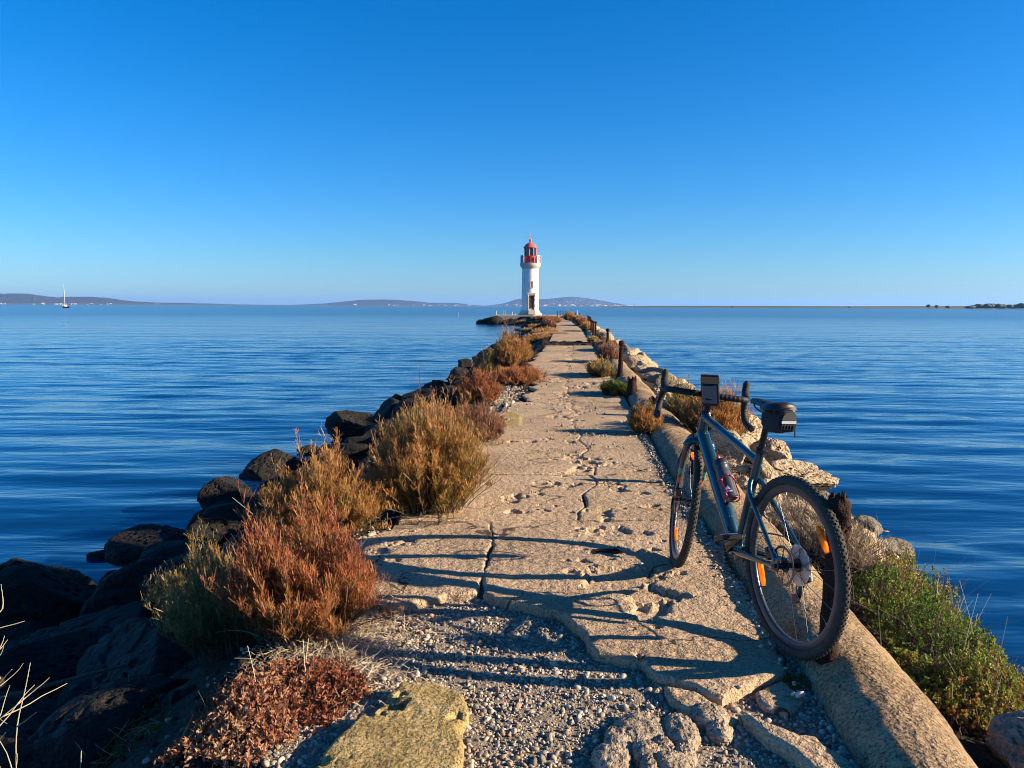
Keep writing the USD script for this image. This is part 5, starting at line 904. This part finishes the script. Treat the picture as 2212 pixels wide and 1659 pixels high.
# wheels
def wheel(name, c, f, rear):
    W = thing(name, parent=BK)
    a = np.linspace(0, 2 * PI, 73)[:-1]
    prof = [(.3285 + .0205 * math.cos(b), .0205 * math.sin(b)) for b in np.linspace(-2.35, 2.35, 15)]
    ty = lathe(prof, 72, 'y'); kn = []
    for row, (off, rr, sz) in enumerate(((0, .3495, (.008, .007, .004)), (.0075, .3482, (.008, .006, .004)), (-.0075, .3482, (.008, .006, .004)), (.0145, .3432, (.009, .006, .005)), (-.0145, .3432, (.009, .006, .005)))):
        n = 92; ph = (row in (1, 2)) * .5 + (row > 2) * .25; bx_ = box(*sz, b=.001)
        hv, hf = hull(bx_[0])
        for k in range(n):
            t = (k + ph) / n * 2 * PI; R3 = np.array([[-math.sin(t), 0, math.cos(t)], [0, 1, 0], [math.cos(t), 0, math.sin(t)]]).T
            tl = math.asin(off / .0205); Rt = np.array([[1, 0, 0], [0, math.cos(tl), math.sin(tl)], [0, -math.sin(tl), math.cos(tl)]])
            q = hv @ Rt.T @ R3.T; kn.append((q + [rr * math.cos(t), off, rr * math.sin(t)], hf))
    obj('tyre', mv(f(mv(cat(ty, *kn), t=c))), 'tyre_rubber', W, smooth=40)
    obj('rim', f(mv(lathe([(.3125, -.0125), (.3125, -.010), (.306, -.009), (.306, .009), (.3125, .010), (.3125, .0125), (.300, .0135), (.288, .010), (.283, .004), (.283, -.004), (.288, -.010), (.300, -.0135)], 96, 'y', True), t=c)), 'rim_black', W, smooth=40)
    dec = part('rim_sticker', f(mv((lambda L_: (L_[0][:], L_[1]))(lathe([(.3115, .0133), (.300, .0142), (.289, .0107)], 96, 'y')), t=c)), 'stripe_teal', True, W) if False else None
    fl, fr2 = (.030, -.022) if rear else (.024, -.034)
    obj('hub', f(mv(cat(tube([(0, .050, 0), (0, -.050, 0)], .011, 14), *[tube([(0, q + .002, 0), (0, q - .002, 0)], .027, 18) for q in (fl, fr2)], tube([(0, .066, 0), (0, .045, 0)], [.009, .013], 12), tube([(0, -.045, 0), (0, -.066, 0)], [.013, .009], 12)), t=c)), 'black_metal', W, smooth=40)
    for k in range(24):
        a0 = k / 24 * 2 * PI; sd = fl if k % 2 else fr2; cross = (.62 if (k // 2) % 2 else -.62)
        p0 = np.array([.024 * math.cos(a0 + cross), sd, .024 * math.sin(a0 + cross)]); p1 = np.array([.286 * math.cos(a0), sd * .08, .286 * math.sin(a0)])
        obj('spoke', f(mv(tube([p0, p1], .0011, 5, False), t=c)), 'dark_steel', W, smooth=True)
        obj('nipple', f(mv(tube([p1 * .955, p1], .0022, 5), t=c)), 'steel', W)
    for ang in ((138.8, 333.9) if rear else (96.5, 297.6)):
        t = math.radians(ang); ru, tu = np.array([math.cos(t), 0, math.sin(t)]), np.array([-math.sin(t), 0, math.cos(t)])
        oc = Polygon([(-.052, -.006), (-.034, -.0135), (.0, -.016), (.034, -.0135), (.052, -.006), (.052, .004), (.03, .011), (0, .0125), (-.03, .011), (-.052, .004)])
        m = trimesh.creation.extrude_polygon(oc, .010); v = np.array(m.vertices) - [0, 0, .005]; M3 = np.stack([tu, ru, np.cross(tu, ru)], 1)
        o = obj('reflector', f(mv((v @ M3.T + ru * .243, np.array(m.faces)), t=c)), 'reflector', W)
        st_ = box(.045, .004, .0125, (.012, -.0125, 0), .001); obj('reflector_edge', f(mv((st_[0] @ M3.T + ru * .243, st_[1]), t=c)), 'reflector_yellow', W)
    ro = []
    for k in range(24):
        t0, t1 = k / 24 * 2 * PI, (k + 1) / 24 * 2 * PI
    ring = lathe([(.078, .0388), (.078, .0402), (.068, .0402), (.068, .0388)], 48, 'y', True)
    arms = [tube([(.018 * math.cos(t), .0395, .018 * math.sin(t)), (.070 * math.cos(t + .5), .0395, .070 * math.sin(t + .5))], .0022, 5) for t in np.arange(6) * PI / 3]
    obj('brake_rotor', f(mv(cat(ring, *arms), t=c)), 'dark_steel', W, smooth=40)
    if rear:
        cogs = [lathe([(.020, -.030 - .0038 * k), (.074 - .0058 * k, -.030 - .0038 * k), (.074 - .0058 * k, -.0318 - .0038 * k), (.020, -.0318 - .0038 * k)], 40, 'y', True) for k in range(9)]
        for k in range(9):
            V_ = cogs[k][0]; th = np.arctan2(V_[:, 2], V_[:, 0]); big = np.hypot(V_[:, 0], V_[:, 2]) > .025; V_[:, [0, 2]] *= (1 + big * .03 * np.where(np.arange(len(V_)) % 2, 1, -1))[:, None]
        obj('cassette', mv(cat(*cogs), t=c), 'dark_steel', W, smooth=30)
        obj('spoke_guard', mv(lathe([(.022, -.0262), (.06, -.0245), (.079, -.0255), (.0800, -.0268), (.06, -.0258), (.022, -.0275)], 44, 'y', True), t=c), 'guard_plastic', W, smooth=30)
    return W
wheel('rear_wheel', RA, same, True); wheel('front_wheel', FA, tm_, False)
# brakes
def caliper(c, f): return f(cat(mv(box(.050, .030, .036, b=.006), rot('y', .5), c), mv(box(.026, .034, .02, (.01, 0, .022), .004), rot('y', .5), c), tube([c + [-.02, .012, .012], c + [-.032, .02, .03]], .005, 6)))
part('brake_caliper', caliper(RA + [.070, .047, .022], same), 'black_metal', 40)
part('brake_caliper', caliper(FA + [-.062, .047, .040], tm_), 'black_metal', 40)
for s in (1, -1): part('axle_end', tube([RA + [0, s * .068, 0], RA + [0, s * .080, 0]], .009, 10), 'black_metal', 40)
part('axle_end', tm_(cat(tube([FA + [0, .054, 0], FA + [0, .066, 0]], .009, 10), tube([FA + [0, .064, 0], FA + [-.03, .066, -.055]], .005, 6))), 'black_metal', 40)
part('axle_end', tm_(tube([FA - [0, .054, 0], FA - [0, .064, 0]], .009, 10)), 'black_metal', 40)
# drive
CA = math.radians(180 - 33); cd = np.array([math.cos(CA), 0, math.sin(CA)])
ring = lathe([(.078, -.0455), (.086, -.0455), (.086, -.0475), (.078, -.0475)], 60, 'y', True)
part('chain_ring', mv(cat(ring, *[tube([(.02 * math.cos(t), -.048, .02 * math.sin(t)), (.081 * math.cos(t), -.0465, .081 * math.sin(t))], [.011, .007], 8) for t in np.arange(4) * PI / 2 + .4]), t=BB), 'black_metal', 40)
for s, d_ in ((1, cd), (-1, -cd)):
    ca = part('crank_arm', cat(tube([BB + [0, s * .058, 0], BB + d_ * .05 + [0, s * .064, 0], BB + d_ * .13 + [0, s * .071, 0], BB + d_ * .170 + [0, s * .073, 0]], [.0175, .015, .012, .0125], 12, flat=((0, 1, 0), .62)), tube([BB + [0, s * .036, 0], BB + [0, s * .070, 0]], .0165, 14)), 'black_metal')
    pc = BB + d_ * .170 + np.array([0, s * .125, 0])
    pd = part('pedal', mv(cat(tube([(0, -.047 * 1, 0), (0, .045, 0)], .011, 10), *[box(.092, .008, .022, (0, q, 0), .004) for q in (-.042, .042)], *[box(.009, .088, .024, (q, 0, 0), .003) for q in (-.044, .044)], box(.05, .03, .026, (0, 0, 0), .006), box(.03, .09, .012, (0, 0, .004), .003)), rot('y', .35), pc), 'black_metal', 40)
    part('pedal_plate', mv(cat(box(.030, .034, .004, (.018, 0, .015), .001), box(.020, .05, .004, (-.03, 0, .013), .001)), rot('y', .35), pc), 'steel', 30)
    part('pedal_axle', tube([BB + d_ * .170 + [0, s * .066, 0], BB + d_ * .170 + [0, s * .085, 0]], .008, 10), 'steel', 40)
# chain and derailleur
jock, idl = RA + np.array([.012, -.052, -.075]), RA + np.array([.040, -.052, -.150])
def links(pts, name):
    P = spline(pts, max(12, int(np.linalg.norm(np.diff(np.array(pts), axis=0), axis=1).sum() / .0127 * 1))); ms = []
    for a_, b_ in zip(P[:-1], P[1:]):
        ms.append(tube([a_, (a_ + b_) / 2, b_], [.0042, .0026, .0042], 6, flat=((0, 1, 0), .8)))
    part(name, cat(*ms), 'dark_steel', 40)
links([RA + [.0, -.048, .058], RA + [.2, -.048, .062], BB + [-.02, -.0465, .084], BB + [.03, -.0465, .078]], 'chain')
links([BB + [.02, -.0465, -.082], BB + [-.15, -.048, -.080], idl + [.006, 0, -.018]], 'chain')
links([idl + [-.01, 0, .012], jock + [.018, 0, .0], jock + [-.006, .002, .018], RA + [-.045, -.05, -.028]], 'chain')
part('derailleur', cat(tube([RA + [-.005, -.070, -.02], RA + [-.022, -.066, -.05], jock + [-.004, -.012, .004]], [.012, .014, .011], 8), hull(np.array([jock + [q, -.008, w] for q in (-.012, .012) for w in (-.012, .012)] + [idl + [q, -.008, w] for q in (-.014, .014) for w in (-.014, .010)] + [jock + [0, -.011, 0], idl + [0, -.011, 0]])), tube([jock + [0, .006, 0], jock - [0, .006, 0]], .016, 12), tube([idl + [0, .006, 0], idl - [0, .006, 0]], .019, 12)), 'black_plastic', 40)
# steering
HT = PIV + AX * .532; bc = PIV + AX * (.532 + .0656) + PERP * .0741
part('headset_spacer', tube([HT, HT + AX * .004, HT + AX * .012, HT + AX * .044], [.025, .025, .0175, .0175], 18), 'black_metal', 40)
part('stem', tm_(cat(tube([HT + AX * .040, HT + AX * .084], .0195, 16), tube([HT + AX * .064, bc], [.0165, .0155], 14), tube([bc + [0, .025, 0], bc - [0, .025, 0]], .0215, 16))), 'black_metal', 40)
bp_ = lambda s: [Y(s, q) for q in ((0, 0, 0), (0, .06, 0), (.0, .14, .0), (.012, .180, .0), (.045, .197, -.002), (.085, .202, -.006), (.112, .206, -.032), (.114, .212, -.075), (.080, .219, -.112), (.03, .226, -.128), (-.022, .231, -.132))]
for s in (1, -1):
    P = spline(bp_(s), 150)[10:]; t_ = np.arange(len(P)); rr_ = .0148 + .0030 * np.abs(((t_ / 6.0) % 1) - .2); rr_[:6] = .0158; rr_[-3:] = .0168
    hb = part('handlebar', tm_(mv(tube(P, rr_, 12), t=bc)), 'bar_tape', True)
    part('bar_plug', tm_(mv(tube([P[-1], P[-1] + unit(P[-1] - P[-2]) * .004], [.0135, .011], 12), t=bc)), 'black_plastic', 40, hb)
    hd = part('brake_hood', tm_(mv(tube(spline([Y(s, q) for q in ((.066, .201, .004), (.095, .204, .012), (.122, .205, .026), (.138, .206, .052), (.142, .2065, .078), (.138, .207, .090))], 18), np.r_[np.linspace(.0170, .0205, 6), np.linspace(.0200, .0165, 10), .0125, .005], 12), t=bc)), 'black_rubber', True)
    part('brake_lever', tm_(mv(tube(spline([Y(s, q) for q in ((.142, .206, .040), (.158, .209, .010), (.156, .213, -.04), (.140, .218, -.095))], 14), np.linspace(.009, .005, 14), 8, flat=((1, 0, 0), .7)), t=bc)), 'black_plastic', True, hd)
part('handlebar_centre', tm_(mv(tube([(0, .034, 0), (0, -.034, 0)], .0155, 14), t=bc)), 'black_metal', 40)
for s in (1, -1):
    part('brake_hose', tube(spline([turn(bc + Y(s, (.10, .19, .0))), turn(bc + Y(s, (.05, .10, -.02))), turn(bc + Y(s, (.045, .02, -.06))), PIV + AX * .47 + Y(s, (.035, .018, 0)) , PIV + AX * .40 + Y(s, (.03, .026, -.01))], 24), .0024, 6), 'black_rubber')
part('brake_hose', tm_(tube(spline([PIV + AX * .40 + [.03, .030, 0], crw + [.018, .062, -.03], crw + (FA - crw) * .45 + [.012, .078, 0], FA + [-.05, .060, .07]], 24), .0024, 6)), 'black_rubber')
# saddle
xs = np.linspace(-.118, .158, 20); V = []
for q in xs:
    t = (q + .118) / .276; w = np.interp(t, [0, .04, .15, .30, .45, .6, .8, .96, 1], [.030, .052, .070, .066, .046, .029, .021, .017, .006]); zz = np.interp(t, [0, .1, .4, .8, 1], [.012, .016, .006, .008, .002]); th = np.interp(t, [0, .1, .5, 1], [.008, .016, .022, .012])
    a = np.linspace(0, 2 * PI, 20, endpoint=False); V.append(np.c_[np.full(20, q), w * np.cos(a), zz + np.where(np.sin(a) > 0, .010, th) * np.sin(a) - .010 * (np.abs(np.cos(a)) > .95) - .012 * np.cos(a) ** 2 * (t < .5)])
V = np.vstack([*V, V[0].mean(0), V[-1].mean(0)]); n_s = len(xs)
F = [(k * 20 + i, k * 20 + (i + 1) % 20, (k + 1) * 20 + (i + 1) % 20) for k in range(n_s - 1) for i in range(20)] + [(k * 20 + i, (k + 1) * 20 + (i + 1) % 20, (k + 1) * 20 + i) for k in range(n_s - 1) for i in range(20)] + [((i + 1) % 20, i, n_s * 20) for i in range(20)] + [((n_s - 1) * 20 + i, (n_s - 1) * 20 + (i + 1) % 20, n_s * 20 + 1) for i in range(20)]
SP = BB + ST * .705 + np.array([0, 0, -.010]); sa = part('saddle', mv((V, np.array(F)), t=SP), 'saddle_black')
for s in (1, -1): part('saddle_rail', mv(tube(spline([Y(s, q) for q in ((.125, .010, -.010), (.06, .021, -.030), (-.03, .022, -.031), (-.09, .034, -.012))], 16), .0035, 7), t=SP), 'black_metal', True, sa)
# bottle cage
bd = -DTd; bb0 = DT0 + (DT1 - DT0) * .685 + n_ * .0735; BF = np.stack([np.array([0, 1., 0]), np.cross(bd, [0, 1., 0]), bd], 1)   # local z up along the bottle
if np.linalg.det(BF) < 0: BF[:, 1] *= -1
out_ = 1 if (BF[:, 1] @ n_) > 0 else -1
cg = []
for s in (1, -1): cg.append(tube(spline([(s * .012, -out_ * .030, .005), (s * .030, -out_ * .012, -.008), (s * .033, out_ * .022, -.004), (s * .031, out_ * .026, .05), (s * .028, out_ * .029, .095), (s * .015, out_ * .037, .103), (0, out_ * .0385, .104)], 30), .0030, 7))
cg += [tube([(s * .012, -out_ * .036, .0), (s * .012, -out_ * .036, .12)], .0028, 7) for s in (1, -1)] + [tube(spline([(s * .012, -out_ * .036, .11), (s * .036, -out_ * .008, .10), (s * .030, out_ * .026, .088)], 14), .0028, 7) for s in (1, -1)] + [tube(spline([(.033, out_ * .02, -.005), (0, out_ * .036, -.007), (-.033, out_ * .02, -.005)], 12), .0028, 7)]
part('bottle_cage', mv(cat(*cg), BF, bb0), 'cage_red')
# bottle in the cage
MB_ = np.eye(4); MB_[:3, :3] = BM[:3, :3] @ BF; MB_[:3, 3] = BM[:3, :3] @ bb0 + BM[:3, 3]
BT = thing('water_bottle', 'smoky grey sports bottle with red spout in the red bottle cage', 'bottle', matrix=MB_)
obj('body', lathe([(0, .002), (.028, .0), (.0335, .004), (.0345, .012), (.0345, .105), (.034, .112), (.0335, .118), (.0345, .124), (.0345, .136), (.031, .146), (.030, .152), (.034, .162), (.0345, .170), (.0325, .176)], 40), 'bottle_grey', BT, smooth=40)
obj('sleeve', lathe([(.0348, .010), (.0348, .098)], 40), 'bottle_dark', BT, smooth=True, label='black printed band')
obj('lid', lathe([(.0335, .174), (.0345, .176), (.0345, .192), (.030, .200), (.012, .203), (0, .203)], 32), 'black_plastic', BT, smooth=40)
obj('spout', lathe([(.010, .202), (.0105, .210), (.008, .214), (.010, .219), (.010, .225), (.006, .229), (0, .229)], 20), 'spout_red', BT, smooth=40)
def wrap(v, ang, rad): a = ang + v[:, 0] / rad; return np.c_[(rad + v[:, 2]) * np.cos(a), (rad + v[:, 2]) * np.sin(a), v[:, 1]]
camd = MB_[:3, :3].T @ (np.array([0, 0, EYE]) - MB_[:3, 3]); ca_ = math.atan2(camd[1], camd[0])
def fine(m): 
    for _ in range(2): m = m.subdivide()
    return np.array(m.vertices), np.array(m.faces)
tx = fine(meshkit.text_mesh('adidas', .0085, .0004, True)); tv = tx[0] - [tx[0][:, 0].mean(), 0, 0]
obj('lettering', (wrap(tv + [0, .020, 0], ca_, .0351), tx[1]), 'print_white', BT)
lg = []
for k, (x0, hgt) in enumerate(((-.013, .0075), (-.005, .0145), (.003, .0215))):
    P4 = Polygon([(x0, .032), (x0 + .0075, .032), (x0 + .0075 + .002, .032), (x0 + .0035 - .004 * 0 + .0, .032 + hgt), (x0 - .0030, .032 + hgt * .68)][:2] + [(x0 + .0075 - hgt * .30 - .0012, .032 + hgt * .92), (x0 - hgt * .30 + .0005, .032 + hgt * .62)])
    lg.append(fine(trimesh.creation.extrude_polygon(P4, .0004)))
lg = cat(*lg); obj('logo', (wrap(lg[0] * [1.05, 1, 1], ca_, .0351), lg[1]), 'print_white', BT)
# saddle bag under the saddle
MS = np.eye(4); MS[:3, :3] = BM[:3, :3]; MS[:3, 3] = BM[:3, :3] @ (SP + [0, 0, .030]) + BM[:3, 3]
SB = thing('saddle_bag', 'black saddle bag with a grey reflective band hanging under the saddle', 'bag', matrix=MS)
def dsec(q, w, z0, z1):
    a = np.linspace(0, 2 * PI, 28, endpoint=False); c = np.cos(a); s_ = np.sin(a)
    return np.c_[np.full(28, q) - np.where(s_ < 0, 0, .0) , w * np.sign(c) * np.abs(c) ** .62 * (1 - .16 * np.clip(s_, 0, 1)), (z0 + z1) / 2 + (z1 - z0) / 2 * np.sign(s_) * np.abs(s_) ** .72]
secs = [(.035, .020, -.112, -.045), (.028, .027, -.126, -.040), (-.02, .033, -.140, -.034), (-.075, .038, -.134, -.032), (-.115, .040, -.124, -.031), (-.128, .038, -.119, -.034), (-.134, .031, -.112, -.040)]
V = np.vstack([dsec(*q) for q in secs]); V = np.vstack([V, V[:28].mean(0), V[-28:].mean(0)]); n_ = len(secs)
F = [(k * 28 + i, k * 28 + (i + 1) % 28, (k + 1) * 28 + (i + 1) % 28) for k in range(n_ - 1) for i in range(28)] + [(k * 28 + i, (k + 1) * 28 + (i + 1) % 28, (k + 1) * 28 + i) for k in range(n_ - 1) for i in range(28)] + [((i + 1) % 28, i, n_ * 28) for i in range(28)] + [((n_ - 1) * 28 + i, (n_ - 1) * 28 + (i + 1) % 28, n_ * 28 + 1) for i in range(28)]
F = np.array(F)[:, ::-1]
obj('body', (V, F), 'bag_fabric', SB, smooth=50)
a = np.linspace(0, PI, 15); hf = Polygon(list(np.c_[.029 * np.cos(a), .033 * np.sin(a)]))
def back(poly, d=.004): m = trimesh.creation.extrude_polygon(poly, d); v = np.array(m.vertices); return np.c_[-.134 - v[:, 2], -v[:, 0], v[:, 1]], np.array(m.faces)
obj('back_panel', mv(back(hf), t=(0, 0, -.074)), 'bag_panel', SB)
obj('reflective_band', mv(back(shapely.box(-.031, -.0055, .031, .0055), .0055), t=(0, 0, -.0805)), 'reflective_tape', SB)
obj('pocket', mv(back(shapely.box(-.030, -.022, .030, .0), .004), t=(0, 0, -.088)), 'bag_fabric', SB)
for k in range(4): obj('loop', mv(box(.003, .004, .015, (-.1395, -.020 + .013 * k, -.100), .001)), 'bag_fabric', SB)
obj('piping', tube(spline(dsec(-.126, .0395, -.1215, -.0315)[list(range(28)) + [0]], 60), .0018, 6), 'black_plastic', SB, smooth=True)
obj('zip_pull', tube([(-.13, -.033, -.112), (-.132, -.034, -.142)], .0032, 6), 'black_plastic', SB)
obj('strap', tube([(.045, 0, -.075), (.03, .024, -.08), (-.0, .038, -.08)], .004, 6), 'black_plastic', SB)
# phone in its holder above the stem
ph_c = turn(bc + np.array([-.050, 0, .024])); dirn = rot('z', BSTEER)
tilt = math.radians(52)       # screen tipped back towards the rider
MP = np.eye(4); R_ = dirn @ np.stack([np.array([0, 1., 0]) * -1, np.array([math.cos(tilt), 0, math.sin(tilt)]), np.array([-math.sin(tilt), 0, math.cos(tilt)])], 1)
MP[:3, :3] = BM[:3, :3] @ R_; MP[:3, 3] = BM[:3, :3] @ ph_c + BM[:3, 3]
PH = thing('phone', 'phone in a black weatherproof holder mounted over the stem', 'phone', matrix=MP)
def rbox(w, h, d, rad, zc=0): m = trimesh.creation.extrude_polygon(shapely.box(-w / 2 + rad, -h / 2 + rad, w / 2 - rad, h / 2 - rad).buffer(rad, 6), d); return np.array(m.vertices) + [0, 0, zc - d / 2], np.array(m.faces)
obj('case', rbox(.084, .166, .014, .012), 'black_plastic', PH, smooth=30)
obj('screen', mv(rbox(.071, .105, .0016, .005, .0078), t=(0, -.022, 0)), 'phone_glass', PH)
obj('hood', mv(cat(rbox(.088, .052, .014, .010, .010), box(.086, .012, .020, (0, .022, .012), .004)), t=(0, .056, 0)), 'black_rubber', PH, smooth=30)
obj('rim', cat(*[box(.004, .112, .004, (s * .0385, -.022, .0085), .001) for s in (-1, 1)], box(.078, .004, .004, (0, -.078, .0085), .001)), 'black_rubber', PH)
part('phone_mount', tm_(cat(tube([bc + [-.012, 0, .008], bc + [-.026, 0, .014]], [.016, .02], 14), box(.03, .045, .012, bc + [-.015, 0, .010], .004))), 'black_plastic', 40)

# ---------------------------------------------------------------- haze over the lagoon
hz = trimesh.creation.box((56000, 56000, 232)); obj('haze', (np.array(hz.vertices) + [0, 0, 232 / 2 - 5.5], np.array(hz.faces)), 'haze', kind='stuff', label='thin blue haze over the lagoon')
